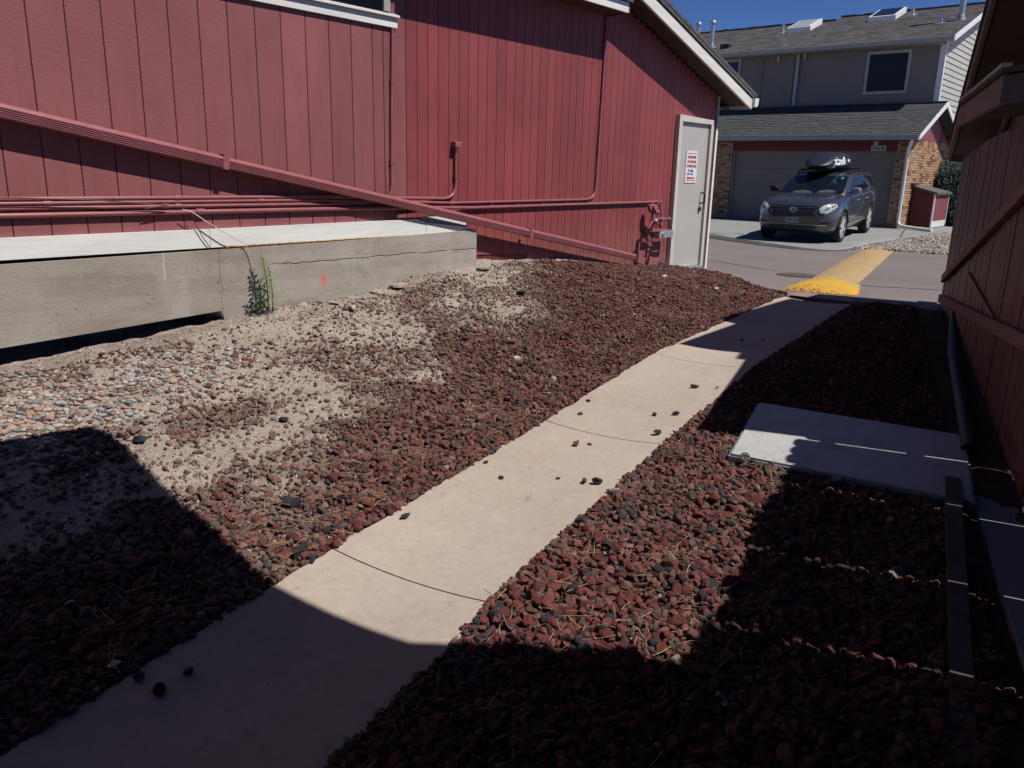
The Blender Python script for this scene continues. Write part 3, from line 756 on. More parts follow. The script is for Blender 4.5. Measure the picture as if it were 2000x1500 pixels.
# river pebbles
r = np.random.default_rng(41); x, y = jgrid(.9, 3.6, 4.2, 5.8, .034, r)
pd = np.exp(-((x-2.2)/.62)**2-((y-5.05)/.30)**2)*1.25+np.exp(-((x-1.45)/.5)**2-((y-4.95)/.55)**2)*.8+np.exp(-((x-2.95)/.25)**2-((y-5.2)/.13)**2)*.8
kp = r.random(len(x)) < np.clip(pd*(.6+.7*fbm(x, y, 3)), 0, .97); x, y = x[kp], y[kp]
rad = .014+.02*r.beta(1.6, 3.5, len(x)); P = np.stack([x, y, soil_z(x, y)+rad*.25], 1)
dep = P@f_; ordr = np.argsort(-(rad/dep)*((dep > 0)))[:150]; mk = np.ones(len(P), bool); mk[ordr] = False
o = link('river_pebbles', scatter_mesh('river_pebbles', P[mk], rad[mk], PV1, F1, PEB, m['pebble'], 42, .25, True)); tag(o, kind='stuff')
pme = []
for v in PV2:
    me = bpy.data.meshes.new('river_pebble'); me.from_pydata([tuple(p) for p in v], [], [tuple(int(k) for k in q) for q in F2]); me.materials.append(m['peb_one'])
    me.polygons.foreach_set('use_smooth', [True]*len(F2)); me.update(); pme.append(me)
for i in ordr:
    o = bpy.data.objects.new('river_pebble', pme[random.randrange(6)]); C.objects.link(o); o.location = P[i]
    o.rotation_euler = (random.uniform(-.25, .25), random.uniform(-.25, .25), random.uniform(0, 6.28)); s = rad[i]; o.scale = (s, s, s)
    tag(o, 'smooth rounded river pebble in the pale patch below the concrete wall', 'pebble', 'river pebbles below the concrete wall')
# grit on the sandy ground
OC = np.array([[1, 0, 0], [-1, 0, 0], [0, 1, 0], [0, -1, 0], [0, 0, .7], [0, 0, -.7]], float); OF = np.array([[0, 2, 4], [2, 1, 4], [1, 3, 4], [3, 0, 4], [2, 0, 5], [1, 2, 5], [3, 1, 5], [0, 3, 5]])
OV = [OC*np.random.default_rng(i).uniform(.6, 1.3, (6, 1)) for i in range(8)]
r = np.random.default_rng(51); x, y = jgrid(1.2, 10.3, 2.7, 5.8, .019, r)
kp = (y > ip(x, YL)+.005) & (x < asphalt_edge(y)-.03) & (r.random(len(x)) < .8*(1-.85*lava_density(x, y))); x, y = x[kp], y[kp]
rad = .004+.011*r.beta(1.2, 4, len(x)); P = np.stack([x, y, soil_z(x, y)+rad*.3], 1)
GT = [((0.43, 0.35, 0.30), .36), ((0.50, 0.43, 0.38), .20), ((0.22, 0.14, 0.12), .24), ((0.12, 0.08, 0.075), .14), ((0.52, 0.48, 0.44), .12)]
o = link('grit', scatter_mesh('grit', P, rad, OV, OF, GT, m['grit'], 52, 1.0)); tag(o, kind='stuff')
# crushed pale stone below the pour line of the foundation
r = np.random.default_rng(53); x, y = jgrid(3.9, 6.9, 4.9, 5.78, .03, r)
kp = r.random(len(x)) < np.clip((y-4.95)/.5, 0, 1)*.6*(fbm(x, y, 3) > .42); x, y = x[kp], y[kp]
rad = .008+.02*r.beta(1.3, 4, len(x)); P = np.stack([x, y, soil_z(x, y)+rad*.3], 1)
CT = [((0.40, 0.34, 0.285), .5), ((0.33, 0.26, 0.21), .25), ((0.14, 0.06, 0.05), .2), ((0.5, 0.47, 0.43), .05)]
o = link('crushed_stone', scatter_mesh('crushed_stone', P, rad, LV1, F1, CT, m['pebble'], 54, .7)); tag(o, kind='stuff')
# pale gravel bed across the road
r = np.random.default_rng(61); gx = []; 
poly = [(18.7, 5.93), (20.33, 5.94), (22.07, 5.73), (25.47, 5.17), (34, 3.2), (34, 1.5), (19.1, 1.5), (19.17, 3.85), (19.22, 5.15)]
zsheet('gravel_base', poly, dz_, m['rubble'], .012, step=2)
def inpoly(x, y, p):
    c = np.zeros(len(x), bool)
    for i in range(len(p)):
        (x1, y1), (x2, y2) = p[i], p[i-1]
        c ^= ((y1 > y) != (y2 > y)) & (x < (x2-x1)*(y-y1)/(y2-y1+1e-9)+x1)
    return c
x, y = jgrid(18.6, 33, 2.8, 6.0, .062, r); kp = inpoly(x, y, poly) & (r.random(len(x)) < .9); x, y = x[kp], y[kp]
rad = .022+.032*r.beta(1.5, 3, len(x)); P = np.stack([x, y, dz_(x, y)+.014+rad*.3], 1)
o = link('pale_gravel', scatter_mesh('pale_gravel', P, rad, PV1, F1, [((0.42, 0.38, 0.325), .5), ((0.33, 0.29, 0.25), .25), ((0.48, 0.45, 0.41), .17), ((0.18, 0.15, 0.13), .08)], m['pebble'], 62, .5)); tag(o, kind='stuff')
# dry pine needles
def needle_mesh(name, P, ln, seed):
    r = np.random.default_rng(seed); n = len(P); a = r.uniform(0, 2*np.pi, n); cv = r.normal(0, .35, n); w = r.uniform(.0007, .0014, n)
    v = np.zeros((n, 6, 3)); 
    for k, s in enumerate((-.5, 0, .5)):
        ang = a+cv*s; cx = P[:, 0]+np.cos(a+cv*s*.5)*ln*s; cy = P[:, 1]+np.sin(a+cv*s*.5)*ln*s
        cz = P[:, 2]+ (.004 if s == 0 else 0)+ r.uniform(-.004, .012, n)*(s != 0)
        v[:, 2*k] = np.stack([cx-np.sin(ang)*w, cy+np.cos(ang)*w, cz], 1); v[:, 2*k+1] = np.stack([cx+np.sin(ang)*w, cy-np.cos(ang)*w, cz+.0004], 1)
    F = np.array([[0, 1, 3, 2], [2, 3, 5, 4]]); F = (F[None]+(np.arange(n)*6)[:, None, None]).reshape(-1, 4)
    me = bpy.data.meshes.new(name); me.vertices.add(n*6); me.vertices.foreach_set('co', v.astype(np.float32).ravel())
    me.loops.add(F.size); me.loops.foreach_set('vertex_index', F.astype(np.int32).ravel()); me.polygons.add(len(F)); me.polygons.foreach_set('loop_start', np.arange(0, F.size, 4, dtype=np.int32))
    me.materials.append(m['needle']); me.update()
    col = np.array([0.40, 0.27, 0.15])*r.uniform(.55, 1.2, (n, 1)); set_attr(me, 'tint', np.repeat(np.concatenate([col, np.ones((n, 1))], 1), 6, 0), 'COLOR')
    return me
r = np.random.default_rng(71); n = 9000
x = r.uniform(1.0, 9.5, n); y = r.uniform(.9, 5.7, n)
yl, yr = ip(x, YL), ip(x, YR); dw = np.where(y > yl, y-yl, yr-y)
kp = (dw > .0) & (r.random(n) < np.where(y < yr, .45, np.clip(1.1-dw/1.8, .12, 1))*(.35+.9*(fbm(x, y, 2.4) > .48))) & ~in_hatch(x, y); x, y = x[kp], y[kp]
P = np.stack([x, y, soil_z(x, y)+.018+.022*r.random(len(x))], 1)
o = link('pine_needles', needle_mesh('pine_needles', P, r.uniform(.05, .14, len(x)), 72)); tag(o, kind='stuff')

# loose stones lying on the walk, each one a thing
def stone(x, y, rad, mat, label, seed, cat='stone', tall=1.0):
    v = rock_variants(I2, 1, .06, 500+seed, .8, 9)[0]
    b = MB(); b.add([tuple(p) for p in v], [tuple(int(k) for k in q) for q in F2]); me = b.mesh('loose_stone', mat)
    o = bpy.data.objects.new('loose_stone', me); C.objects.link(o); o.scale = (rad, rad, rad*tall)
    yl, yr = ip(x, YL), ip(x, YR); zz = float(Gz(x, y)) if yr < y < yl else float(soil_z(x, y))
    o.location = (x, y, zz+rad*.55*tall); o.rotation_euler = (0, 0, seed*1.7); tag(o, label, cat, 'loose stones on and beside the walk'); return o
LS = [(2.60, 2.87, .026, 'rock_black', 'black cinder lying alone near the left edge of the second slab'),
 (3.43, 3.06, .019, 'rock_brown', 'small brown cinder resting just inside the left edge of the sunlit walk'),
 (4.09, 2.86, .026, 'rock_red', 'flat red cinder pair in the middle of the walk below the curved joint'),
 (4.15, 2.80, .014, 'rock_red', 'tiny red cinder chip touching the flat red stone on the walk'),
 (4.87, 2.74, .019, 'rock_black', 'small black cinder alone in the middle of the walk beyond the joint'),
 (5.57, 2.80, .030, 'rock_brown', 'brown cinder on the walk right of centre on the third slab'),
 (5.62, 2.63, .015, 'rock_black', 'tiny dark cinder right of the brown stone on the third slab'),
 (3.56, 2.61, .012, 'rock_black', 'smallest black chip in the middle of the second slab'),
 (3.34, 2.86, .016, 'rock_black', 'little black cinder on the left half of the second slab'),
 (4.55, 3.16, .022, 'rock_brown', 'brown cinder at the left end of the curved joint'),
 (4.79, 3.26, .016, 'rock_black', 'small dark stone on the left edge just past the curved joint'),
 (4.55, 2.53, .026, 'rock_black', 'dark cinder at the right end of the curved joint'),
 (7.16, 3.15, .018, 'rock_brown', 'small brown cinder on the far sunlit slab'),
 (7.3, 3.0, .014, 'rock_black', 'tiny dark cinder right of the brown one on the far slab'),
 (3.62, 2.38, .034, 'rock_black', 'black cinder cluster stone spilling onto the right edge of the walk'),
 (3.60, 2.45, .022, 'rock_brown', 'brown stone beside the black cinder spilling over the right edge'),
 (4.95, 2.62, .024, 'rock_black', 'dark cinder near the right edge before the building shadow'),
 (2.00, 2.93, .060, 'rock_black', 'largest black cinder at the walk edge beside the first joint'),
 (2.24, 3.35, .055, 'rock_black', 'large black cinder in the sandy gravel left of the walk'),
 (2.75, 4.15, .032, 'rock_black', 'big dark cinder among gravel above the sandy patch'),
 (1.93, 4.33, .042, 'rock_black', 'big black cinder at the edge of the roof shadow'),
 (4.35, 5.45, .05, 'rock_white', 'pale flat stone under the red spray mark'),
 (4.9, 4.05, .04, 'rock_white', 'whitish stone standing out in the middle of the lava bed'),
 (6.1, 5.0, .05, 'rock_black', 'dark hollow cinder at the edge of the sandy slope'),
 (9.0, 4.35, .045, 'rock_white', 'white stone lying in lava gravel near the far end of the walk'),
 (8.8, 4.95, .04, 'rock_white', 'pale grey stone in lava gravel below the gas meter'),
 (1.03, 2.70, .03, 'rock_white', 'pale stone at the shaded left edge of the walk')]
for i, (x, y, rd, mt, lb) in enumerate(LS): stone(x, y, rd, m[mt], lb, i)
# pine cones
def pine_cone(x, y, rad, mat, label, seed):
    b = MB(); rr = random.Random(seed); n = 46
    for i in range(n):
        t = i/n; ph = i*2.39996; z = (t-.5)*2.0; w = math.sin(math.pi*min(.98, t*.86+.1))**.7
        d = Vector((math.cos(ph), math.sin(ph), .25+.5*t)); p = Vector((math.cos(ph)*w*.35, math.sin(ph)*w*.35, z))
        sd = Vector((-math.sin(ph), math.cos(ph), 0)); tip = p+d*w*.6
        b.add([p+sd*.12, p-sd*.12, tip-sd*.22, tip+sd*.22, tip+Vector((0, 0, -.14))], [(0, 1, 2, 3), (3, 2, 4), (0, 3, 4), (1, 4, 2), (0, 4, 1)])
    b.tube([(0, 0, -1), (0, 0, .9)], [.3, .15], 6)
    me = b.mesh('pine_cone', mat); o = bpy.data.objects.new('pine_cone', me); C.objects.link(o); o.scale = (rad,)*3
    o.rotation_euler = (1.45, .2, rr.uniform(0, 6)); yl, yr = ip(x, YL), ip(x, YR)
    o.location = (x, y, (float(Gz(x, y)) if yr < y < yl else float(soil_z(x, y))+.02)+rad*.75); tag(o, label, 'pine cone', 'fallen pine cones'); return o
pine_cone(1.06, 2.57, .019, m['cone'], 'brown pine cone on the shaded walk nearest the gravel edge', 1)
pine_cone(1.08, 2.46, .024, m['cone'], 'largest brown pine cone on the shaded walk, lowest of three', 2)
pine_cone(1.20, 2.49, .017, m['cone'], 'smaller brown pine cone on the shaded walk, farthest from the gravel', 3)
pine_cone(4.38, 1.84, .034, m['cone_grey'], 'grey pine cone against the rim of the metal hatch', 4)
pine_cone(1.4, 4.45, .035, m['cone_grey'], 'dusty pine cone in gravel at the far edge of the roof shadow', 5)

# ------------------------------------------------------------------ the red building
RB = thing('red_building', 'red board-sided building with diagonal downspout and beige utility door', 'building', (5, 6, -1.2))
YB, YR_ = 5.84, 5.90                                   # board faces of the deeper bay (left) and of the main wall (right)
# backing walls
b = MB(); b.box((-6, YB+.026, -.7), (5.235, 6.3, 3.2)); b.build('bay_wall', m['groove'], RB)
b = MB(); b.prism([(5.236, YR_+.024, -1.6), (11.68, YR_+.024, -1.6), (11.68, YR_+.024, 1.15), (8.9, YR_+.024, 2.0), (6.2, YR_+.024, 2.83), (5.236, YR_+.024, 2.83)], (0, .35, 0)); b.build('wall', m['groove'], RB)
# wide rough-sawn boards on the bay
edges = [-5.9+.2325*i for i in range(0, 48)]
base = 2.170-.2325*((2.170+5.9)//.2325)
edges = sorted([2.170+.2325*k for k in range(-34, 14)]); edges = [e for e in edges if e < 5.06]+[5.085, 5.232]
def board_mesh(w, z0, z1, th, bev=.003, jag=0.0):
    b = MB(); x0, x1 = 0, w
    pts = [(x0, 0), (x0, -(th-bev)), (x0+bev, -th), (x1-bev, -th), (x1, -(th-bev)), (x1, 0)]
    b.prism([(x, y, z0) for x, y in pts], (0, 0, z1-z0)); return b.mesh('siding_board', m['red_wide'])
shared = {}
for a, c in zip(edges[:-1], edges[1:]):
    w = round(c-a-.0055, 4); key = (w,)
    if key not in shared: shared[key] = board_mesh(w, -.62, 3.15, .026)
    link('siding_board', shared[key], RB, (a+.00275, YB+.026, 0))
# narrow boards on the main wall
def rake_z(x): return 1.985-.308*(x-9.0)
x = 5.255; wset = [.142]
first = True; k = 0
while x < 11.64:
    w = .155 if first else .1425*random.uniform(.96, 1.04)
    x1 = min(x+w, 11.66)
    zt = min(2.7, rake_z(x1)+.02) if x > 8.5 else 2.7
    spans = []
    zb = float(ip(x, WB))-.12 if x > 7.2 else -.885+(-.035)*(x-6.3)
    if x1 < 10.49 or x > 11.6: spans = [(zb, zt)]
    else: spans = [(.80, zt)] if x >= 10.49 else [(zb, zt)]
    for z0, z1 in spans:
        b = MB(); g = .0025 if not first else .004; th = .024; bev = .002
        pts = [(x+g, 0), (x+g, -(th-bev)), (x+g+bev, -th), (x1-g-bev, -th), (x1-g, -(th-bev)), (x1-g, 0)]
        b.prism([(px_, YR_+.024+py_, z0) for px_, py_ in pts], (0, 0, z1-z0)); b.build('siding_board', m['red_wide'] if first else m['red'], RB)
    x = x1; first = False; k += 1
b = MB(); b.box((6.3, YR_+.012, -1.4), (10.48, YR_+.03, -.8)); b.build('skirt_board', m['red_far_dark'], RB)
# foundation
b = MB(); zt = -.637
pr = [(-6, zt-.022), (1.75, zt-.020), (4.5, zt-.002), (6.262, zt+.030), (6.283, zt+.012), (6.285, -1.5), (3.45, -1.5), (3.32, -1.125), (2.6, -1.155), (1.75, -1.19), (-6, -1.28)]
n = len(pr)
v = [(x, 5.79, z) for x, z in pr]
b.prism(v, (0, .6, 0)); fo = b.build('foundation', m['foundation'], RB)
# white skirt trim
def trimpiece(x0, x1, y, z0, z1, th, name='trim_board'):
    b = MB(); b.box((x0, y, z0), (x1, y+th, z1)); return b.build(name, m['white'], RB)
def tz(x): return (-.634+.0030*(x-1.8), -.480+.004*(x-1.8))
b = MB(); z0, z1 = tz(-6), tz(3.28); b.prism([(-6, 5.806, -.634), (3.279, 5.806, -.630), (3.279, 5.806, -.490), (-6, 5.806, -.500)], (0, .033, 0)); b.build('trim_board', m['white'], RB)
b = MB(); b.prism([(3.283, 5.806, -.630), (5.569, 5.806, -.623), (5.569, 5.806, -.508), (5.45, 5.806, -.476), (3.283, 5.806, -.490)], (0, .033, 0)); b.build('trim_board', m['white'], RB)
b = MB(); b.prism([(5.572, 5.86, -.51), (6.19, 5.86, -.588), (6.20, 5.86, -.46), (5.572, 5.86, -.462)], (0, .038, 0)); b.build('trim_board', m['white'], RB)
b = MB(); b.add([(5.572, 5.803, -.622), (5.572, 5.86, -.622), (6.25, 5.86, -.606), (6.25, 5.803, -.606), (5.572, 5.803, -.515), (5.572, 5.86, -.507), (6.23, 5.86, -.588), (6.23, 5.803, -.592)],
                [(0, 1, 2, 3), (7, 6, 5, 4), (3, 7, 4, 0), (1, 5, 6, 2), (2, 6, 7, 3), (0, 4, 5, 1)]); b.build('sill_flashing', m['white'], RB)
# foam bead under the trim
b = MB(); pts = []; rr = random.Random(4)
for i in range(70):
    xx = 3.4+i*.031; pts.append((xx, 5.803+.006*rr.random(), -.634+.003*rr.random()+.004*(i/70)))
b.tube(pts, [.004+.006*rr.random() for _ in pts], 5); b.build('foam_bead', m['foam'], RB)
# window above the bay: sill, frame, dark pane
b = MB(); b.box((2.4, 5.815, 1.203), (5.235, 5.86, 1.285)); b.build('window_apron', m['white'], RB)
b = MB(); b.prism([(2.38, 5.79, 1.287), (2.38, 5.79, 1.305), (2.38, 5.855, 1.325), (2.38, 5.855, 1.287)], (2.865, 0, 0)); b.build('window_sill', m['white'], RB)
win = MB(); win.box((2.45, 5.83, 1.326), (5.16, 5.838, 2.6)); wn = win.build('window', m['glass_dark'], RB)
b = MB(); b.box((5.08, 5.81, 1.327), (5.15, 5.829, 2.6)); b.box((2.45, 5.81, 1.327), (2.53, 5.829, 2.6)); b.build('window_frame', m['grey_trim'], wn)
# left eave with white fascia (above the bay and part of the wall)
b = MB(); b.box((-6, 5.592, 1.815), (8.65, 5.62, 1.925)); b.build('fascia', m['white'], RB)
b = MB(); b.prism([(8.652, 5.592, 1.818), (8.652, 5.895, 1.808), (8.652, 5.895, 2.10), (8.652, 5.592, 1.925)], (.03, 0, 0)); b.build('fascia_return', m['soffit'], RB)
b = MB(); b.box((-6, 5.621, 1.822), (8.64, 5.895, 1.84)); b.build('soffit', m['soffit'], RB)
b = MB(); b.prism([(-6, 5.56, 1.93), (-6, 5.56, 1.97), (-6, 9.5, 3.3), (-6, 9.5, 3.26)], (14.69, 0, 0)); b.build('roof', m['shingle'], RB)
# gable roof with rake board and gutter at the far end
RD = Vector((1, 0, -.308)).normalized()
def rk(x, dz, y): return (x, y, rake_z(x)+dz)
def rake_part(x0, x1, z0, z1, y0, y1, name, mat, vertical_end=True):
    b = MB(); b.prism([rk(x0, z0, y0), rk(x1, z0, y0), rk(x1, z1, y0), rk(x0, z1, y0)], (0, y1-y0, 0)); return b.build(name, mat, RB)
rake_part(6.0, 12.24, 0.0, .135, 5.59, 5.625, 'rake_board', m['white'])
rake_part(6.0, 12.26, .137, .185, 5.60, 5.64, 'rake_shadow_board', m['soffit'])
rake_part(6.0, 12.27, .187, .202, 5.575, 5.62, 'drip_edge', m['white_metal'])
b = MB(); b.prism([rk(6.0, .203, 5.56), rk(12.32, .203, 5.56), rk(12.32, .245, 5.56), rk(6.0, .245, 5.56)], (0, 9, 0)); b.build('gable_roof', m['shingle'], RB)
rake_part(6.0, 12.2, .04, .06, 5.626, 14.0, 'rake_soffit', m['soffit'])
b = MB(); b.box((12.2, 5.64, .99), (12.23, 14.5, 1.13)); b.build('eave_fascia', m['white'], RB)
b = MB(); b.box((11.72, 5.93, .985), (12.2, 14.5, 1.0)); b.build('eave_soffit', m['soffit'], RB)
# gutter profile
b = MB(); gp = [(12.235, 1.15), (12.235, 1.03), (12.30, 1.02), (12.355, 1.06), (12.365, 1.15), (12.355, 1.15), (12.345, 1.07), (12.30, 1.035), (12.245, 1.04), (12.245, 1.15)]
b.prism([(x_, 5.55, z_) for x_, z_ in gp], (0, 9, 0)); b.prism([(x_, 5.545, z_) for x_, z_ in gp[:5]], (0, .005, 0)); b.build('gutter', m['white_metal'], RB)
b = MB(); b.tube([(12.30, 6.3, 1.02), (12.30, 6.3, .9)]+arc((12.30, 6.3, .78), (12.28, 6.3, .86), (12.1, 6.3, .72))+[(11.78, 6.3, .66), (11.75, 6.3, .5), (11.75, 6.3, -1.3)], .045, 8); b.build('downspout', m['brown'], RB)
# corner boards
b = MB(); b.box((11.681, 5.872, -1.46), (11.742, 5.90, .69)); b.build('corner_board', m['white'], RB)
b = MB(); b.box((11.683, 5.875, .692), (11.73, 5.905, 1.15)); b.build('corner_board', m['grey_trim'], RB)  # upper length in grey: shade under the eave put into the colour
b = MB(); b.box((11.69, 5.931, -1.5), (11.74, 14, 1.0)); b.build('side_wall', m['red_far'], RB)

# utility door
DO = MB(); DO.box((10.585, 5.872, -1.345), (11.44, 5.905, .722)); door = DO.build('door', m['door'], RB)
b = MB()
b.box((10.49, 5.835, -1.33), (10.578, 5.93, .81)); b.build('door_frame', m['doorframe'], door)
b = MB(); b.box((11.448, 5.835, -1.41), (11.515, 5.93, .79)); b.build('door_frame', m['doorframe'], door)
b = MB(); b.prism([(10.579, 5.835, .725), (11.447, 5.835, .725), (11.447, 5.835, .79), (10.579, 5.835, .81)], (0, .09, 0)); b.build('door_frame', m['doorframe'], door)
b = MB(); b.box((11.525, 5.865, -1.42), (11.60, 5.90, .74)); b.build('jamb_strip', simple('bare_wood', (0.33, 0.19, 0.14), .8, .2, 12), door)
b = MB(); b.box((10.579, 5.80, -1.42), (11.447, 5.92, -1.352)); b.build('threshold', m['galv'], door)
b = MB(); hx = 11.345
b.tube([(hx, 5.87, -.26)]+arc((hx, 5.80, -.26), (hx, 5.83, -.26), (hx, 5.80, -.30))+[(hx, 5.80, -.37)]+arc((hx, 5.80, -.41), (hx, 5.80, -.385), (hx, 5.83, -.41))+[(hx, 5.87, -.41)], .011, 7); b.build('handle', m['black_metal'], door)
b = MB(); b.disc((hx-.02, 5.874, -.50), (0, -1, 0), .032, .03, 14); b.build('lock', m['black_metal'], door)

# sign on the door
SG = thing('delivery_sign', 'white metal sign with red lettering and red arrow on the beige door', 'sign', (10.97, 5.868, .11))
q0 = Vector((10.805, 5.866, -.115)); b = MB(); b.box((10.805, 5.863, -.115), (11.145, 5.868, .335)); b.build('panel', m['sign_white'], SG)
X, Z = (1, 0, 0), (0, 0, 1); Y0 = 5.8605
b = MB()
for z_ in (.300, -.082): b.box((10.83, Y0+.0005, z_-.004), (11.12, Y0+.0022, z_+.004))
b.build('red_rule', m['ink_red'], SG)
text('lettering', 'PLEASE DELIVER', .052, (10.975, Y0, .232), X, Z, m['ink_red_soft'], SG, bold=.0012, sx=.68)
text('lettering', 'ALL PACKAGES', .052, (10.975, Y0, .168), X, Z, m['ink_red_soft'], SG, bold=.0012, sx=.72)
text('lettering', 'TO FRONT DOOR', .052, (10.975, Y0, .104), X, Z, m['ink_red_soft'], SG, bold=.0012, sx=.68)
b = MB(); b.box((10.885, Y0-.0005, .038), (10.91, Y0+.0015, .082)); b.build('green_mark', m['ink_green'], SG)
text('lettering', 'FedEx', .05, (10.985, Y0, .042), X, Z, m['ink_blue'], SG, bold=.001, sx=.8)
text('lettering', 'UPS / USPS', .034, (10.96, Y0, -.002), X, Z, m['ink_grey'], SG, bold=.001, sx=.95)
b = MB(); b.box((10.85, Y0-.0005, -.004), (10.872, Y0+.0015, .022)); b.build('blue_mark', m['ink_blue'], SG)
b = MB(); b.prism([(10.845, Y0, -.046), (10.905, Y0, -.021), (10.905, Y0, -.036), (11.08, Y0, -.036), (11.08, Y0, -.057), (10.905, Y0, -.057), (10.905, Y0, -.072)], (0, .002, 0)); b.build('arrow', m['ink_red'], SG)

# diagonal downspout
DSP0, DSP1 = Vector((-4.0, 5.745, 1.372)), Vector((9.42, 5.775, -1.094))
def ds_profile(w, h):                                 # front face ribbed
    P = []; n = 4; yb = h/2; g0, g1 = -w/2+.010, w/2-.030
    P += [(yb, -w/2), (-yb*.75, -w/2), (-yb, -w/2+.008)]
    for i in range(n):
        c = g0+(g1-g0)*(i+.5)/n; q = (g1-g0)/n*.5
        P += [(-yb, c-q*.6), (-yb+.007, c-q*.25), (-yb+.007, c+q*.25), (-yb, c+q*.6)]
    P += [(-yb, w/2-.026), (-yb+.010, w/2-.010), (-yb+.030, w/2), (yb, w/2)]
    return P
def ds_run(a, c, w, h, name, mat, parent):
    d = (c-a); up = Vector((0, 0, 1)); yy = Vector((0, 1, 0)); vv = d.cross(yy).normalized()*-1
    if vv.z < 0: vv = -vv
    poly = [a+yy*p+vv*q for p, q in ds_profile(w, h)]
    b = MB(); b.prism(poly, d); return b.build(name, mat, parent)
mid = DSP0+(DSP1-DSP0)*.5525; mid2 = DSP0+(DSP1-DSP0)*.88
ds = ds_run(DSP0, mid, .092, .065, 'diagonal_downspout', m['red_metal'], RB)
ds_run(mid, DSP1, .086, .060, 'lower_length', m['red_metal'], ds)
d = (DSP1-DSP0).normalized(); vv = Vector((-d.z, 0, d.x)).normalized()
if vv.z < 0: vv = -vv
for p_, sc in ((mid, 1), (DSP0+(DSP1-DSP0)*.83, .95)):
    b = MB(); b.obox(p_-d*.025*sc-vv*.052-Vector((0, .037, 0)), d*.05*sc, vv*.104, Vector((0, .085, 0))); b.build('strap', m['red_metal'], ds)
b = MB(); b.obox(mid-d*.05+vv*.052-Vector((0, .02, 0)), d*.07, vv*.018+d*.01, Vector((0, .03, 0))); b.build('strap_tab', m['red_metal'], ds)
b = MB(); e0 = Vector((9.45, 5.775, -1.11)); e1 = Vector((9.62, 5.76, -1.16))
b.beam(e0, e1, (0, 0, 1), .075, .10); b.beam((9.70, 5.76, -1.155), (9.93, 5.75, -1.205), (0, 0, 1), .095, .125); b.build('elbow', m['red_metal'], ds)
DP = MB(); pts = [(9.9, 5.75, -1.205), (10.15, 5.72, -1.27), (10.45, 5.66, -1.34), (10.75, 5.52, -1.385)]
DP.tube(pts, .046, 10); o = DP.build('drain_pipe', m['abs']); tag(o, 'short black plastic drain pipe running from downspout end towards the beige door', 'pipe')
b = MB(); pts = []
for i in range(90):
    t = i/89; yy = 5.25-1.52*t; pts.append((float(asphalt_edge(yy))-.03, yy, float(road_z(asphalt_edge(yy)))+.012))
b.tube(pts, [.026+.007*(i % 2) for i in range(90)], 8); o = b.build('corrugated_drain', m['abs']); tag(o, 'black corrugated drain tube half buried along the asphalt edge', 'pipe')

# conduits
def pipe(pts, rad, name='conduit', par=RB):
    b = MB(); b.tube(pts, rad, 8); return b.build(name, m['red_metal'], par)
def collars(o, pts, rad, ln=.05, w=1.35):
    for p_, d_2 in pts:
        p_ = Vector(p_); d2 = Vector(d_2).normalized(); b = MB(); b.tube([p_-d2*ln/2, p_+d2*ln/2], rad*w, 8); b.build('coupling', m['red_metal'], o)
c1 = pipe([(-6, 5.822, -.235), (1.87, 5.822, -.25), (4.2, 5.822, -.256), (5.2, 5.835, -.275), (5.822, 5.878, -.288)]+arc((6.055, 5.88, -.29), (5.88, 5.88, -.29), (6.06, 5.88, -.14))+[(6.05, 5.88, .20), (6.05, 5.872, .225)], .0145)
collars(c1, [((3.05, 5.822, -.253), (1, 0, 0)), ((6.055, 5.88, -.06), (0, 0, 1))], .0145)
b = MB(); b.prism([(6.005, 5.83, .215), (6.005, 5.83, .255), (6.005, 5.85, .265), (6.005, 5.90, .265), (6.005, 5.90, .215)], (.085, 0, 0)); b.build('service_head', m['red_metal'], c1)
c2 = pipe([(-6, 5.822, -.262), (1.87, 5.822, -.279), (4.2, 5.822, -.283), (5.2, 5.835, -.31), (6.0, 5.88, -.335), (8.2, 5.882, -.327)]+arc((8.56, 5.882, -.327), (8.36, 5.882, -.325), (8.572, 5.882, -.18))+[(8.60, 5.882, .7), (8.635, 5.882, 1.8)], .0135)
collars(c2, [((2.15, 5.822, -.28), (1, 0, 0)), ((3.75, 5.822, -.282), (1, 0, 0)), ((6.0, 5.88, -.335), (1, 0, 0)), ((8.585, 5.882, .25), (0, 0, 1)), ((8.61, 5.882, .9), (0, 0, 1))], .0135)
c3 = pipe([(-6, 5.822, -.29), (1.87, 5.822, -.31), (4.4, 5.822, -.317), (4.95, 5.835, -.312)]+arc((5.14, 5.826, -.31), (5.0, 5.835, -.311), (5.15, 5.826, -.16))+[(5.16, 5.826, .5), (5.185, 5.826, 1.2)], .0145)
collars(c3, [((3.05, 5.822, -.312), (1, 0, 0)), ((2.95, 5.822, -.312), (1, 0, 0)), ((5.152, 5.826, .05), (0, 0, 1)), ((5.17, 5.826, .75), (0, 0, 1))], .0145)
c4 = pipe([(-6, 5.822, -.33), (1.86, 5.819, -.354), (4.7, 5.819, -.362), (5.6, 5.822, -.372), (6.3, 5.876, -.388), (10.12, 5.876, -.376)]+arc((10.165, 5.876, -.376), (10.14, 5.876, -.376), (10.165, 5.876, -.41))+[(10.165, 5.82, -.60)], .0175)
collars(c4, [((3.22, 5.819, -.357), (1, 0, 0)), ((10.15, 5.876, -.376), (1, 0, 0))], .0175, .07)
b = MB()
for i in range(8): b.box((6.6+i*.45, 5.876, -.40), (6.615+i*.45, 5.9, -.35))
b.build('pipe_clip', m['red_metal'], c4)

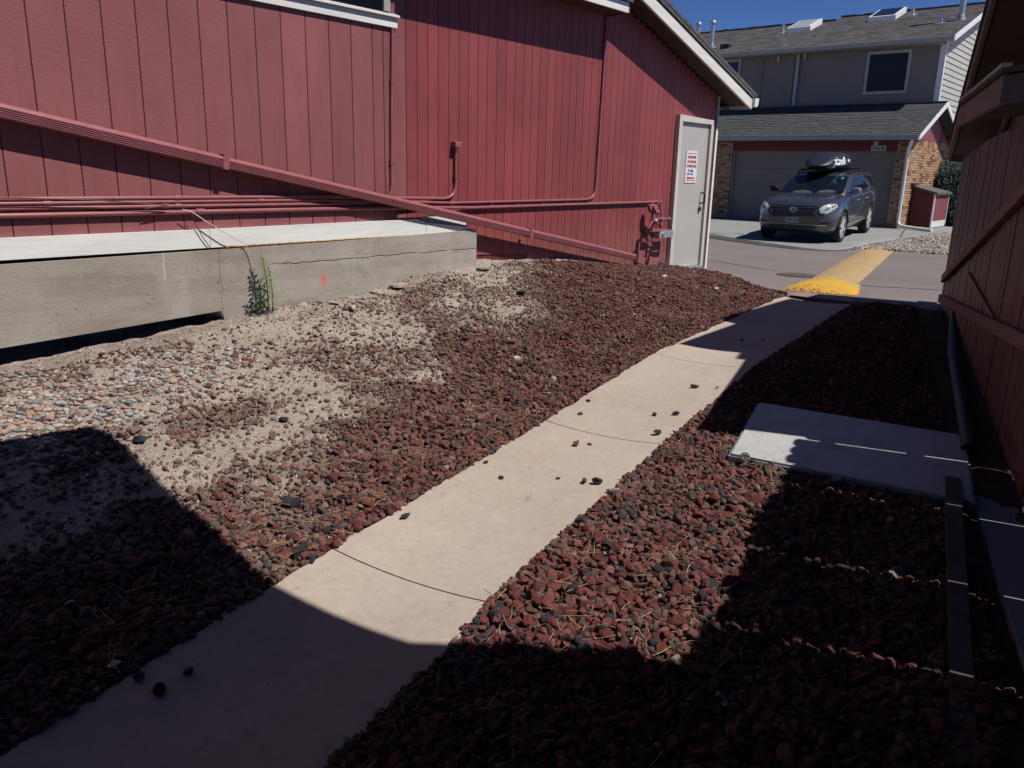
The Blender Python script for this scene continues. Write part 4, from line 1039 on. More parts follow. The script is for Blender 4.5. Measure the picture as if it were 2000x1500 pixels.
# gas meter set
GM = thing('gas_meter', 'red painted gas regulator and pipework beside the beige door', 'gas meter', (9.95, 5.75, -1.2))
b = MB(); b.tube([(9.708, 5.76, -1.25), (9.706, 5.76, -.72)], .02, 8); b.tube([(9.706, 5.76, -.72), (9.78, 5.75, -.62)], .016, 8); b.build('riser', m['red_metal'], GM)
for z_, rr_ in ((-.735, .045), (-.86, .036), (-.93, .05), (-.99, .034)):
    b = MB(); b.tube([(9.707, 5.76, z_-.025), (9.707, 5.76, z_+.025)], rr_, 8); b.build('valve', m['red_metal'], GM)
b = MB(); b.tube([(9.64, 5.735, -.905), (9.775, 5.735, -.95)], .014, 6); b.build('valve_handle', m['red_metal'], GM)
b = MB(); b.disc((9.80, 5.80, -.46), (-.25, -1, .25), .062, .05, 16); b.disc((9.80, 5.76, -.45), (-.25, -1, .25), .038, .05, 14); b.build('regulator', m['red_metal'], GM)
b = MB(); b.tube([(9.82, 5.75, -.50), (9.93, 5.75, -.51)], .028, 8); b.tube([(9.80, 5.76, -.50), (9.80, 5.76, -.60)], .024, 8); b.build('regulator_outlet', m['red_metal'], GM)
b = MB(); b.tube([(9.80, 5.76, -.60), (9.80, 5.76, -.74)], .022, 8); b.tube([(9.80, 5.76, -.615), (9.80, 5.76, -.655)], .034, 8); b.build('inlet_pipe', m['red_metal'], GM)
b = MB(); b.tube([(9.82, 5.76, -.60), (10.02, 5.76, -.605), (10.24, 5.76, -.608)], .021, 8); b.tube([(10.19, 5.76, -.607), (10.25, 5.76, -.609)], .03, 8); b.tube([(9.99, 5.76, -.604), (10.06, 5.76, -.606)], .031, 8); b.build('outlet_pipe', m['red_metal'], GM)
b = MB(); b.tube([(10.02, 5.76, -.61), (10.02, 5.76, -.73)], .022, 8); b.tube([(10.02, 5.76, -.67), (10.02, 5.76, -.70)], .036, 8); b.build('meter_union', m['red_metal'], GM)
b = MB(); b.beam((9.78, 5.76, -.745), (10.22, 5.76, -.765), (0, 0, 1), .05, .035); b.build('meter_bar', m['red_metal'], GM)
b = MB(); b.box((9.96, 5.72, -.86), (10.33, 5.80, -.765)); b.build('meter_body', m['galv'], GM)
b = MB(); b.box((9.935, 5.715, -.85), (9.958, 5.80, -.78)); b.tube([(10.04, 5.718, -.815), (10.04, 5.70, -.815)], .03, 12); b.build('meter_dial', m['galv'], GM)
b = MB(); b.tube([(9.935, 5.83, -.86), (9.94, 5.83, -1.03)]+arc((9.945, 5.83, -1.06), (9.94, 5.83, -1.035), (9.98, 5.83, -1.06))+[(10.12, 5.83, -1.055), (10.125, 5.82, -1.04)], .009, 6); b.build('bonding_wire', m['red_metal'], GM)
b = MB(); b.tube([(9.80, 5.72, -.43), (9.87, 5.70, -.36), (9.88, 5.70, -.335)], .008, 6); b.tube([(9.62, 5.60, -.60), (9.70, 5.72, -.72)], .014, 6); b.build('vent', m['red_metal'], GM)

# cables and the weed
def cable(name, pts, rad, mat, label):
    b = MB(); b.tube(pts, rad, 6); o = b.build(name, mat); return tag(o, label, 'cable', 'loose cables on the concrete wall')
cable('cable', [(3.06, 5.775, -.335), (3.12, 5.76, -.352), (3.25, 5.755, -.44), (3.38, 5.75, -.52), (3.56, 5.765, -.615), (3.585, 5.78, -.70), (3.62, 5.78, -.83), (3.64, 5.78, -.98), (3.635, 5.78, -1.14)], .0035, m['wire_white'], 'thin white cable drooping from red pipes to the weed')
cable('cable', [(3.13, 5.78, -.36), (3.16, 5.785, -.45), (3.22, 5.79, -.56), (3.27, 5.795, -.632)], .0032, m['wire_dark'], 'thin dark cable crossing the white trim board at its joint')
cable('cable', [(1.6, 5.775, -.235), (2.0, 5.775, -.243), (2.45, 5.774, -.262), (2.8, 5.772, -.29), (2.95, 5.772, -.302), (2.78, 5.772, -.325)], .004, m['wire_dark'], 'thin dark cable tied along the red pipes on the bay')
WD = thing('weed', 'tall green weed with narrow leaves against the concrete wall', 'plant', (3.66, 5.66, -1.17))
def leaf_set(base, top, n, ln, seed, name):
    rr = random.Random(seed); base, top = Vector(base), Vector(top); b = MB(); rn = []
    for i in range(n):
        t = .12+.88*i/n; p = base.lerp(top, t); p.x += .02*math.sin(t*3); a = i*2.4+rr.uniform(-.3, .3)
        L = ln*(1.15-.45*t)*rr.uniform(.8, 1.15); dr = Vector((math.cos(a), math.sin(a)*.7, .45-.2*(1-t))); sd = Vector((-math.sin(a), math.cos(a), 0)); w = .0062
        q = p+dr*L*.55; e = p+dr*L+Vector((0, 0, -L*.25))
        b.add([p, q+sd*w, q-sd*w, e], [(0, 2, 1), (1, 2, 3)]); rn += [rr.random()]*4
    me = b.mesh(name, m['weed']); 
    set_attr(me, 'rnd', rn)
    return me
for k, (bs, tp, n_) in enumerate([((3.66, 5.66, -1.17), (3.635, 5.68, -.69), 70), ((3.72, 5.69, -1.17), (3.70, 5.70, -.80), 46), ((3.60, 5.68, -1.17), (3.58, 5.70, -.98), 24)]):
    b = MB(); P_ = [Vector(bs).lerp(Vector(tp), t)+Vector((.02*math.sin(t*3), 0, 0)) for t in (0, .25, .5, .75, 1)]; b.tube(P_, [.006, .005, .0045, .0035, .002], 6); st = b.build('stem', m['stem'], WD)
    me = leaf_set(bs, tp, int(n_*1.3), .088, 80+k, 'leaves'); me.transform(Matrix.Translation(-ORG[WD.name])); link('leaves', me, st)['kind'] = 'stuff'
# broken concrete ledge at the foot of the wall
rr = random.Random(12)
RU = thing('concrete_spill', 'ragged ledge of broken concrete along the foot of the wall', 'rubble', (5.1, 5.72, -1.1))
xx = 4.0; k = 0
while xx < 6.25:
    w = rr.uniform(.05, .19); yy = 5.725+rr.uniform(-.05, .03)-.05*(xx > 5.3); z = float(Gz(xx+w/2, yy))+.005
    n_ = 9; pts = []
    for i in range(n_):
        a = 2*math.pi*i/n_; pts.append((xx+w/2+math.cos(a)*w*.55*rr.uniform(.75, 1.1), yy+math.sin(a)*rr.uniform(.04, .10), z-.02+rr.uniform(0, .012)))
    b = MB(); hh = rr.uniform(-.006, .022); top = [(p[0]+rr.uniform(-.012, .012), p[1]+rr.uniform(-.012, .012)+.01, p[2]+hh+rr.uniform(0, .012)) for p in pts]; c0 = Vector((xx+w/2, yy+.01, z+hh+rr.uniform(0, .012)))
    b.add(pts+top+[c0], [(i, (i+1) % n_, n_+(i+1) % n_, n_+i) for i in range(n_)]+[(n_+i, n_+(i+1) % n_, 2*n_) for i in range(n_)]); b.build('chunk', m['rubble'], RU)
    xx += w*rr.choice((.5, .8, 1.0, 1.9, 2.6))

# ------------------------------------------------------------------ right side: fence, hatch, lean-to roofs
def FP(s, z, off=0.0): return Vector((FO[0]+FD[0]*s+FN[0]*off, FO[1]+FD[1]*s+FN[1]*off, z))
FU = Vector((FD[0], FD[1], 0)); FV = Vector((FN[0], FN[1], 0))
FE = thing('wood_fence', 'tall dark red board fence with rail and diagonal brace in deep shade', 'fence', (7, 1.1, -1.5))
rr = random.Random(5); s = -8.5
def fence_top(s): return float(np.interp(s, [-8.5, -2.0, .3, .9, 1.3, 3.2, 4.0, 6], [.62, .46, .23, .22, .383, .383, .36, .235]))
while s < 5.78:
    w = rr.uniform(.132, .142); z0 = float(ip(FO[0]+FD[0]*s, WZ))+.03+rr.uniform(-.01, .015); zt = fence_top(s)+(rr.uniform(-.05, .05) if s < 1.1 else rr.uniform(-.004, .004)); st = rr.uniform(-.004, .004); rd_ = .35 if s < 1.1 else .04
    poly = []; n_ = 7
    for i in range(n_+1):
        a = math.pi*i/n_; poly.append(FP(s+w/2+math.cos(a)*w/2, zt-w*rd_+math.sin(a)*w*rd_, st))
    poly += [FP(s, z0, st), FP(s+w, z0, st)]
    b = MB(); b.prism(poly, -FV*.02); b.build('board', m['fence'], FE)
    s += w+((.009 if int((s+8.5)/.141) % 5 == 3 else -.003) if s < 1.0 else rr.uniform(.003, .008))
for (s0, z0, s1, z1, hh) in ((-8.5, .12, 5.9, -.02, .085),):
    b = MB(); b.beam(FP(s0, z0, -.04), FP(s1, z1, -.04), (0, 0, 1), .04, hh); b.build('rail', m['fence_rail'], FE)
b = MB(); b.beam(FP(5.62, -1.27, .03), FP(3.02, -1.055, .03), (0, 0, 1), .045, .09); b.build('rail', m['fence_rail'], FE)
b = MB(); b.beam(FP(3.0, -1.055, .03), FP(-.6, -.75, .03), (0, 0, 1), .045, .088); b.build('rail', m['fence_rail'], FE)
b = MB(); b.beam(FP(5.68, -1.06, .03), FP(.9, .12, .03), (0, 0, 1), .04, .085); b.build('brace', m['fence_rail'], FE)
b = MB(); b.beam(FP(3.75, -.80, .012), FP(1.99, -.93, .012), (0, 0, 1), .02, .03); b.build('brace', m['fence'], FE)
for ss in (-6, -3.4, .2, 2.9, 5.95):
    b = MB(); b.obox(FP(ss, -1.9, -.11), FU*.09, FV*-.09, Vector((0, 0, 1.9+fence_top(ss)-.15))); b.build('post', m['fence'], FE)
b = MB(); b.prism([FP(-8.5, -1.80, .02), FP(.2, -1.66, .02), FP(2.2, -1.54, .02), FP(6.1, -1.38, .02), FP(6.1, -1.75, .02), FP(-8.5, -2.0, .02)], FV*.20); b.build('footing', m['footing'], FE)
# vertical drain pipe on the fence at the frame edge
PV = MB(); PV.tube([FP(-.12, -.98, .07), FP(-.35, -1.20, .07), FP(-.62, -1.5, .07)], .035, 10); o = PV.build('red_drain_pipe', m['red_metal']); tag(o, 'dark red pipe with ring couplings on the fence at the hatch', 'pipe')
for t in (.15, .4, .65):
    p_ = FP(-.12-.5*t, -.98-.52*t, .07); d2 = (FP(-.62, -1.5, .07)-FP(-.12, -.98, .07)).normalized(); b = MB(); b.tube([p_-d2*.02, p_+d2*.02], .043, 10); q = b.build('coupling', m['red_metal'], o)
b = MB(); b.tube([(8.9, 1.72, -1.25), (8.6, 1.66, -1.33), (7.5, 1.42, -1.41), (5.3, .83, -1.565)], .042, 12, caps=False); o = b.build('black_drain_pipe', m['abs']); tag(o, 'long dark drain pipe with an open end lying along the fence', 'pipe')
b = MB(); b.obox((2.2, .14, -1.84), (2.62, .63, .15), Vector((-.022, .072, 0)), Vector((0, 0, .10))); o = b.build('edging_timber', m['timber']); tag(o, 'long grey timber edging set in the ground along the fence', 'timber')
# access hatch with diamond tread
A = Vector((4.375, 1.94, -1.632)); Bk = Vector((5.37, 2.195, -1.562)); U_ = Bk-A; W_ = Vector((.20, -1.30, 0.004)); up = U_.cross(W_).normalized(); up = -up if up.z < 0 else up
HA = thing('access_hatch', 'pale metal hatch with raised tread pattern, partly sunlit, set in lava rock', 'hatch', (4.9, 1.5, -1.7))
b = MB(); b.obox(A-up*.14, U_, W_, up*.132); b.build('rim', m['plate_rim'], HA)
b = MB(); b.obox(A+U_*.012+W_*.012-up*.006, U_*.976, W_*.976, up*.012); b.build('lid', m['plate'], HA)
b = MB(); un, wn_ = U_.normalized(), W_.normalized(); L1, L2 = U_.length, W_.length
i = 0; a_ = .035
while a_ < L1-.03:
    c_ = .03+(.0 if i % 2 == 0 else .021)
    while c_ < L2-.03:
        p_ = A+un*a_+wn_*c_+up*.006; dd = (un+wn_*(.9 if i % 2 == 0 else -.9)).normalized(); nn = up.cross(dd)
        h_ = .014; w_ = .0036
        b.add([p_-dd*h_, p_+nn*w_, p_+dd*h_, p_-nn*w_, p_+up*.0013], [(0, 3, 4), (3, 2, 4), (2, 1, 4), (1, 0, 4)]); c_ += .042
    a_ += .0235; i += 1
b.build('tread', m['plate'], HA)['kind'] = 'stuff'

# neighbouring brown building
NB = thing('brown_building', 'dark brown building with low eave and gable behind the red fence', 'building', (8, 0, -1.6))
def slab(poly, th, name, mat, par=NB):
    b = MB(); b.prism(poly, (0, 0, th)); return b.build(name, mat, par)
# lean-to roof B: eave along the fence
c0 = FP(.68, .405, .36); c1 = FP(2.85, .405, .36)
b = MB(); b.prism([c0, c1, c1+Vector((0, 0, .145)), c0+Vector((0, 0, .145))], -FV*.03); b.build('eave_fascia', m['brown'], NB)
b = MB(); b.prism([c0-FV*.031, c0-FV*3.6+Vector((0, 0, .5)), c0-FV*3.6+Vector((0, 0, .645)), c0-FV*.031+Vector((0, 0, .145))], FU*.03); b.build('eave_fascia', m['brown'], NB)
b = MB(); b.prism([c0+FV*.02-FU*.02+Vector((0, 0, .147)), c1+FV*.02+Vector((0, 0, .147)), c1-FV*3.6+Vector((0, 0, .66)), c0-FV*3.6-FU*.02+Vector((0, 0, .66))], (0, 0, .03)); b.build('eave_roof', m['shingle_brown'], NB)
b = MB(); b.prism([c0-FV*.035+FU*.035+Vector((0, 0, .03)), c1-FV*.035+Vector((0, 0, .03)), c1-FV*3.5+Vector((0, 0, .5)), c0-FV*3.5+FU*.035+Vector((0, 0, .5))], (0, 0, .012)); b.build('eave_soffit', m['soffit'], NB)
b = MB(); b.obox(c0+FV*.022-FU*.02+Vector((0, 0, .178)), FU*2.19, FV*-.05, Vector((0, 0, .022))); b.build('drip_edge', m['grey_trim'], NB)
# gable C
dC = Vector((-math.cos(math.radians(15.6)), -math.sin(math.radians(15.6)), .42)); P0 = Vector((10.42, 2.355, .232)); nC = Vector((math.sin(math.radians(15.6)), -math.cos(math.radians(15.6)), 0)); E1 = P0+dC*3.4
b = MB(); b.prism([P0, E1, E1+Vector((0, 0, .15)), P0+Vector((0, 0, .15))], nC*.035); b.build('rake_board', m['brown'], NB)
b = MB(); b.prism([P0-nC*.02+Vector((0, 0, .152)), E1-nC*.02+Vector((0, 0, .152)), E1-nC*.02+Vector((0, 0, .185)), P0-nC*.02+Vector((0, 0, .185))], nC*6); b.build('gable_roof', m['shingle_brown'], NB)
b = MB(); b.prism([P0+nC*.036+Vector((0, 0, .02)), E1+nC*.036+Vector((0, 0, .02)), E1+nC*.036+Vector((0, 0, .035)), P0+nC*.036+Vector((0, 0, .035))], nC*5.9); b.build('gable_soffit', m['soffit'], NB)
b = MB(); pB = P0+nC*.45; dh = Vector((dC.x, dC.y, 0)); b.prism([pB+dh*.35+Vector((0, 0, -1.6)), pB+dh*.35+Vector((0, 0, .14)), pB+dh*3.3+Vector((0, 0, 1.36)), pB+dh*3.3+Vector((0, 0, -1.6))], nC*5.0); b.build('gable_wall', m['fence'], NB)
b = MB(); b.prism([P0+nC*.40+dC*.3+Vector((0, 0, -.10)), P0+nC*.40+dC*3.3+Vector((0, 0, -.10)), P0+nC*.40+dC*3.3+Vector((0, 0, .02)), P0+nC*.40+dC*.3+Vector((0, 0, .02))], nC*.03); b.build('frieze_board', m['brown'], NB)
b = MB(); b.obox(P0+nC*.03+Vector((-.02, 0, -.02)), Vector((.04, 0, 0)), nC*5.9, Vector((0, 0, .16))); b.build('eave_fascia', m['brown'], NB)
# upper storey roof D (out of frame, throws the shadow across the far slab)
slab([(8.44, 1.18, 2.48), (10.2, 1.12, 2.48), (10.5, -4.0, 2.48), (7.2, -4.0, 2.48), (7.2, .33, 2.48), (8.44, .70, 2.48)], .2, 'upper_roof', m['shingle_brown'])
b = MB(); b.box((8.6, -3.9, .9), (10.1, .5, 2.475)); b.build('upper_wall', m['fence'], NB)
# covered entry over the photographer
slab([(-6, 2.55, 1.88), (2.42, 2.46, 1.88), (2.37, .56, 1.88), (2.50, -.30, 1.88), (2.96, -1.0, 1.88), (2.96, -8, 1.88), (-6, -8, 1.88)], .25, 'entry_roof', m['soffit'])
for (x_, y_) in ((2.2, -3.0), (-5.5, 2.2), (-2.6, 2.3)):
    b = MB(); b.box((x_-.07, y_-.07, -1.85), (x_+.07, y_+.07, 1.875)); b.build('roof_post', m['brown'], NB)
b = MB(); b.box((-6, -8, -1.9), (2.6, -7.8, 1.87)); b.build('back_wall', m['fence'], NB)
b = MB(); b.box((-1.3, -7.75, -1.85), (-1.15, .85, 1.87)); b.build('added_shade_wall', m['fence'], NB)  # unseen wall added to hold sky light off the near walk

# ------------------------------------------------------------------ grey house across the road
GH = thing('grey_house', 'two storey taupe house with brick garage and grey shingle roofs across the road', 'house', (28, 10, -1.4))
XG = 25.5; YG = 6.82; ZG = -1.42
b = MB(); b.box((XG+.13, 12.19, ZG), (31.5, 16.5, 1.1)); b.box((XG+.13, YG+.03, ZG), (31.4, 7.1, 1.12)); b.box((XG+.3, 7.1, .78), (31.5, 12.19, 1.1)); b.build('garage_wall', m['mortar'], GH)
b = MB(); b.box((XG+.08, 6.95, .80), (XG+.129, 12.25, 1.13)); b.build('header_board', m['red_far_dark'], GH)
# brick pilasters facing the road: brick by brick
bk = {}
def brick_me(l):
    if l not in bk:
        b = MB(); b.box((0, 0, 0), (.1, l, .062)); me = b.mesh('brick', m['brick']); bk[l] = me
    return bk[l]
def pilaster(y0, y1, z0, z1):
    z = z0; k = 0
    while z < z1-.05:
        y = y0-(.10 if k % 2 else 0)
        while y < y1-.02:
            a = max(y, y0); c = min(y+.20, y1); L = round(c-a-.010, 2)
            if L > .03: link('brick', brick_me(L), GH, (XG+.03+random.uniform(0, .006), a+.005, z))
            y += .205
        z += .0735; k += 1
pilaster(12.19, 12.75, ZG, 1.10); pilaster(YG+.005, 7.12, ZG, 1.09)
b = MB(); rn = []; z = ZG; k = 0; rr = random.Random(9)
while z < .98:
    x_ = XG+.13-(.16 if k % 2 else 0)
    while x_ < 33.5:
        a = max(x_, XG+.04); c = x_+.33
        yy = YG+rr.uniform(0, .006); b.box((a+.006, yy, z+.006), (c-.006, YG+.09, z+.0675)); rn += [rr.random()]*8; x_ += .34
    z += .0735; k += 1
x_ = XG+.05
while x_ < 33.5:
    b.box((x_+.006, YG-.004, .985), (x_+.125, YG+.09, 1.155)); rn += [rr.random()]*8; x_ += .13
me = b.mesh('brick_course', m['brick']); me.transform(Matrix.Translation(-ORG[GH.name])); set_attr(me, 'rnd', rn); o = link('brick_course', me, GH); o['kind'] = 'stuff'
b = MB(); b.box((31.39, YG+.03, ZG), (34, 7.2, 1.12)); b.build('garage_wall', m['mortar'], GH)
b = MB(); b.box((XG+.26, 7.0, ZG), (XG+.29, 12.3, .86)); b.build('door_gap_backing', m['groove'], GH)  # dark sheet added behind the panels to stop light showing through their gaps
# garage door: four sections
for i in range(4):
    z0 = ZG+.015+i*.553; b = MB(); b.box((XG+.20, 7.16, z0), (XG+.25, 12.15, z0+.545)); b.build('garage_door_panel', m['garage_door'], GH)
for ya, yb in ((7.12, 7.158), (12.152, 12.189)):
    b = MB(); b.box((XG+.12, ya, ZG), (XG+.24, yb, .80)); b.build('garage_door_frame', m['grey_trim'], GH)
# garage roof: eave (XG-.4), ridge (27.6, 2.27)
def shingle_courses(o0, u, v, name, mat, expo=.15, tab=.33, seed=1):
    o0, u, v = Vector(o0), Vector(u), Vector(v); L, H = u.length, v.length; ud, vd = u.normalized(), v.normalized(); nr = ud.cross(vd).normalized()
    if nr.z < 0: nr = -nr
    b = MB(); rr = random.Random(seed); n = int(H/expo)
    for k in range(n):
        a = -rr.uniform(0, tab)
        while a < L:
            w = tab*rr.uniform(.6, 1.2); x0, x1 = max(a, 0), min(a+w, L); a += w
            if x1-x0 < .02: continue
            t = .010+rr.uniform(0, .010); p = o0+vd*(k*expo-rr.uniform(0, .02)); q = o0+vd*(k*expo+expo)
            b.add([p+ud*(x0+.004), p+ud*(x1-.004), q+ud*(x1-.004)+nr*.001, q+ud*(x0+.004)+nr*.001, p+ud*(x0+.004)+nr*t, p+ud*(x1-.004)+nr*t, q+ud*(x1-.004)+nr*.004, q+ud*(x0+.004)+nr*.004],
                  [(4, 5, 6, 7) if ud.cross(vd).z > 0 else (7, 6, 5, 4), (0, 1, 5, 4), (0, 4, 7, 3), (1, 2, 6, 5)])
    o = b.build(name, mat, GH); o['kind'] = 'stuff'; return o
ge = 6.46
b = MB(); b.prism([(25.1, ge, 1.20), (27.6, ge, 2.25), (30.3, ge, 1.15), (30.3, ge, 1.09), (27.6, ge, 2.19), (25.1, ge, 1.14)], (0, 10, 0)); b.build('garage_roof', m['shingle_dark'], GH)
shingle_courses((25.08, ge-.01, 1.205), (0, 10, 0), (2.5, 0, 1.05), 'garage_shingles', m['shingle_dark'], .145, .36, 3)
b = MB(); rr = random.Random(2); yy = ge
while yy < 16: b.box((27.5, yy, 2.245), (27.7, yy+.26, 2.275+rr.uniform(0, .02))); yy += .27
b.build('ridge_caps', m['shingle_dark'], GH)['kind'] = 'stuff'
b = MB(); b.prism([(25.06, ge-.02, 1.07), (25.09, ge-.02, 1.215), (27.6, ge-.02, 2.275), (27.6, ge-.02, 2.13)], (0, .035, 0)); b.build('rake_board', m['white_metal'], GH)
b = MB(); b.prism([(30.3, ge-.02, 1.04), (30.3, ge-.02, 1.17), (27.605, ge-.02, 2.275), (27.605, ge-.02, 2.13)], (0, .035, 0)); b.build('rake_board', m['white_metal'], GH)
b = MB(); b.box((24.98, ge-.01, 1.085), (25.09, 16.4, 1.20)); b.build('gutter', m['grey_trim'], GH)
b = MB(); b.box((25.1, ge+.02, 1.06), (25.6, 16.4, 1.075)); b.build('soffit', m['soffit'], GH)
# red gable siding over the brick, in separate boards
for k, (z0, z1) in enumerate(((1.16, 1.42), (1.425, 1.70), (1.705, 2.0), (2.005, 2.15))):
    def lx(z): return 25.25+(z-1.16)*2.38+.25
    def rx(z): return 29.95-(z-1.16)*2.45
    b = MB(); b.prism([(lx(z0), YG-.01, z0), (rx(z0), YG-.01, z0), (rx(z1), YG-.01, z1), (lx(z1), YG-.01, z1)], (0, .05, 0)); b.build('gable_board', m['red_far'], GH)
b = MB(); b.box((28.9, YG-.03, 1.16), (28.96, YG-.011, 2.0)); b.build('gable_batten', m['red_far_dark'], GH)
b = MB(); b.tube([(29.2, YG-.06, 1.86), (29.2, YG-.06, 1.80)], .04, 8); b.tube([(29.2, YG-.05, 1.83), (29.9, YG-.3, 1.80)], .012, 6); b.build('gable_lamp', m['galv'], GH)
# upper storey
XU = 27.95
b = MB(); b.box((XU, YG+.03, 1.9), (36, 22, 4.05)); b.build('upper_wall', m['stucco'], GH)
b = MB(); z = 2.0; k = 0
def uright(z): return 36.0
while z < 5.3:
    xs0 = XU+.01 if z < 4.0 else XU+.01+(z-4.0)*2.85
    b = MB(); b.prism([(xs0, YG+.028, z), (xs0, YG-.002, z+.003), (xs0, YG+.018, z+.163), (xs0, YG+.028, z+.163)], (36-xs0, 0, 0)); b.build('clapboard', m['clap'], GH); z += .166
b = MB(); b.box((XU-.02, YG+.0, 1.9), (XU+.012, YG+.14, 4.04)); b.box((XU-.018, YG-.02, 1.9), (XU+.09, YG-.003, 4.04)); b.build('corner_board', m['white_metal'], GH)
# upper roof
ue = 6.50
def up_roof(y0, y1, xr, zr, nm, seed):
    b = MB(); b.prism([(27.42, y0, 4.06), (xr, y0, zr), (xr+.05, y0, zr-.1), (27.42, y0, 4.0)], (0, y1-y0, 0)); b.build(nm, m['shingle'], GH)
    shingle_courses((27.40, y0, 4.065), (0, y1-y0, 0), (xr-27.40, 0, zr-4.065), 'upper_shingles', m['shingle'], .16, .36, seed)
    b = MB(); b.prism([(xr, y0, zr), (xr+5, y0, zr-1.8), (xr+5, y0, zr-1.9), (xr, y0, zr-.1)], (0, y1-y0, 0)); b.build(nm, m['shingle'], GH)
    b = MB(); rr = random.Random(seed); yy = y0
    while yy < y1-.1: b.box((xr-.1, yy, zr-.01), (xr+.1, min(yy+.27, y1), zr+.025+rr.uniform(0, .025))); yy += .28
    b.build('ridge_caps', m['shingle_dark'], GH)['kind'] = 'stuff'
up_roof(ue, 11.5, 32.1, 5.70, 'upper_roof', 11); up_roof(11.505, 22, 31.6, 5.53, 'upper_roof', 12)
b = MB(); b.prism([(27.37, ue-.03, 3.93), (27.37, ue-.03, 4.09), (32.1, ue-.03, 5.74), (32.1, ue-.03, 5.58)], (0, .035, 0)); b.build('rake_board', m['white_metal'], GH)
b = MB(); b.prism([(27.42, ue+.01, 3.96), (32.1, ue+.01, 5.58), (32.1, ue+.01, 5.56), (27.42, ue+.01, 3.94)], (0, .34, 0)); b.build('rake_soffit', m['grey_trim'], GH)
b = MB(); b.box((27.28, ue-.02, 3.94), (27.40, 22, 4.06)); b.build('gutter', m['grey_trim'], GH)
b = MB(); b.box((27.42, ue+.35, 3.93), (27.96, 22, 3.945)); b.build('soffit', m['grey_trim'], GH)
# gable triangle above wall
b = MB(); b.prism([(XU+.02, YG+.03, 4.05), (36, YG+.03, 4.05), (32.1, YG+.03, 5.56)], (0, .2, 0)); b.build('gable_wall', m['clap'], GH)
# windows
def win_unit(y0, y1, z0, z1):
    b = MB(); b.box((XU-.012, y0, z0), (XU-.004, y1, z1)); w = b.build('window', m['screen'], GH)
    b = MB(); t = .085
    b.box((XU-.035, y0-t, z0-t), (XU-.001, y0, z1+t)); b.box((XU-.035, y1, z0-t), (XU-.001, y1+t, z1+t)); b.box((XU-.034, y0, z1), (XU-.001, y1, z1+t)); b.box((XU-.034, y0, z0-t), (XU-.001, y1, z0)); b.build('window_frame', m['white_metal'] if False else m['clap'], w)
    return w
win_unit(7.83, 8.98, 2.68, 3.78)
w2 = win_unit(13.40, 14.6, 3.05, 3.85); w2.data.materials[0] = m['glass_dark']
# downspouts on the facade
for y_, z_ in ((11.27, 1.9), (11.95, 3.75), (11.05, 3.78)):
    b = MB(); b.box((XU-.10, y_-.045, z_), (XU-.012, y_+.045, 3.95)); b.build('downspout', m['clap'], GH)
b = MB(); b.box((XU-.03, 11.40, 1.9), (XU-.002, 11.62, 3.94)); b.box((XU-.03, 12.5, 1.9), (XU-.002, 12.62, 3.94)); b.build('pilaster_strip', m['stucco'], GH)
# white downspout on the garage corner
b = MB(); b.tube([(25.05, 6.62, 1.09), (25.08, 6.66, .98), (25.38, 6.78, .80), (25.42, 6.79, .7), (25.42, 6.79, -1.1)]+arc((25.42, 6.79, -1.28), (25.42, 6.79, -1.14), (25.32, 6.62, -1.30))+[(25.1, 6.2, -1.325), (24.85, 5.72, -1.335)], .048, 8); b.build('downspout', m['white_metal'], GH)
# skylights and vents
def roofz(x): return 4.065+(x-27.4)*(5.70-4.065)/(32.1-27.4)
def skylight(x0, y0, name='skylight', l=1.25, w=1.15):
    sl_ = (5.70-4.065)/(32.1-27.4); h = .16
    b = MB(); b.prism([(x0, y0, roofz(x0)), (x0+l, y0, roofz(x0+l)), (x0+l, y0, roofz(x0+l)+h+.03), (x0, y0, roofz(x0)+h)], (0, w, 0)); s_ = b.build(name, m['white_metal'], GH)
    b = MB(); b.prism([(x0+.07, y0+.08, roofz(x0+.07)+h+.005), (x0+l-.07, y0+.08, roofz(x0+l-.07)+h+.035), (x0+l-.07, y0+.08, roofz(x0+l-.07)+h+.05), (x0+.07, y0+.08, roofz(x0+.07)+h+.02)], (0, w-.16, 0)); b.build('pane', m['glass_dark'] if y0 < 11 else m['lens'], s_)
skylight(30.7, 9.2, w=.9, l=1.1); skylight(30.1, 11.85, w=.85, l=1.05)
def vent(x_, y_, h, rad, cap, mat=None):
    z = roofz(x_); b = MB(); b.tube([(x_, y_, z-.05), (x_, y_, z+h)], rad, 10); v_ = b.build('roof_vent', mat or m['galv'], GH)
    b = MB(); b.tube([(x_, y_, z-.02), (x_, y_, z+.08), (x_, y_, z+.16)], [rad*1.5, rad*1.35, rad*1.1], 10)
    b.obox((x_-.15, y_-.14, roofz(x_-.15)+.012), (.30, 0, .30*.348), (0, .28, 0), (0, 0, .012)); b.build('flashing', m['galv'], v_)
    if cap: b = MB(); b.tube([(x_, y_, z+h-.04), (x_, y_, z+h+.03), (x_, y_, z+h+.06)], [rad*1.45, rad*1.5, rad*1.1], 10); b.build('vent_cap', m['galv'], v_)
vent(29.7, 6.95, 1.9, .09, True); vent(29.5, 7.45, .30, .035, False); vent(31.3, 8.85, .22, .05, False); vent(30.2, 12.9, .3, .05, False)
vent(28.6, 14.85, .85, .075, True); vent(29.2, 15.75, .75, .075, True)
b = MB(); b.box((28.2, 14.0, roofz(28.3)), (28.5, 14.3, roofz(28.3)+.13)); b.build('roof_vent', m['black_metal'], GH)
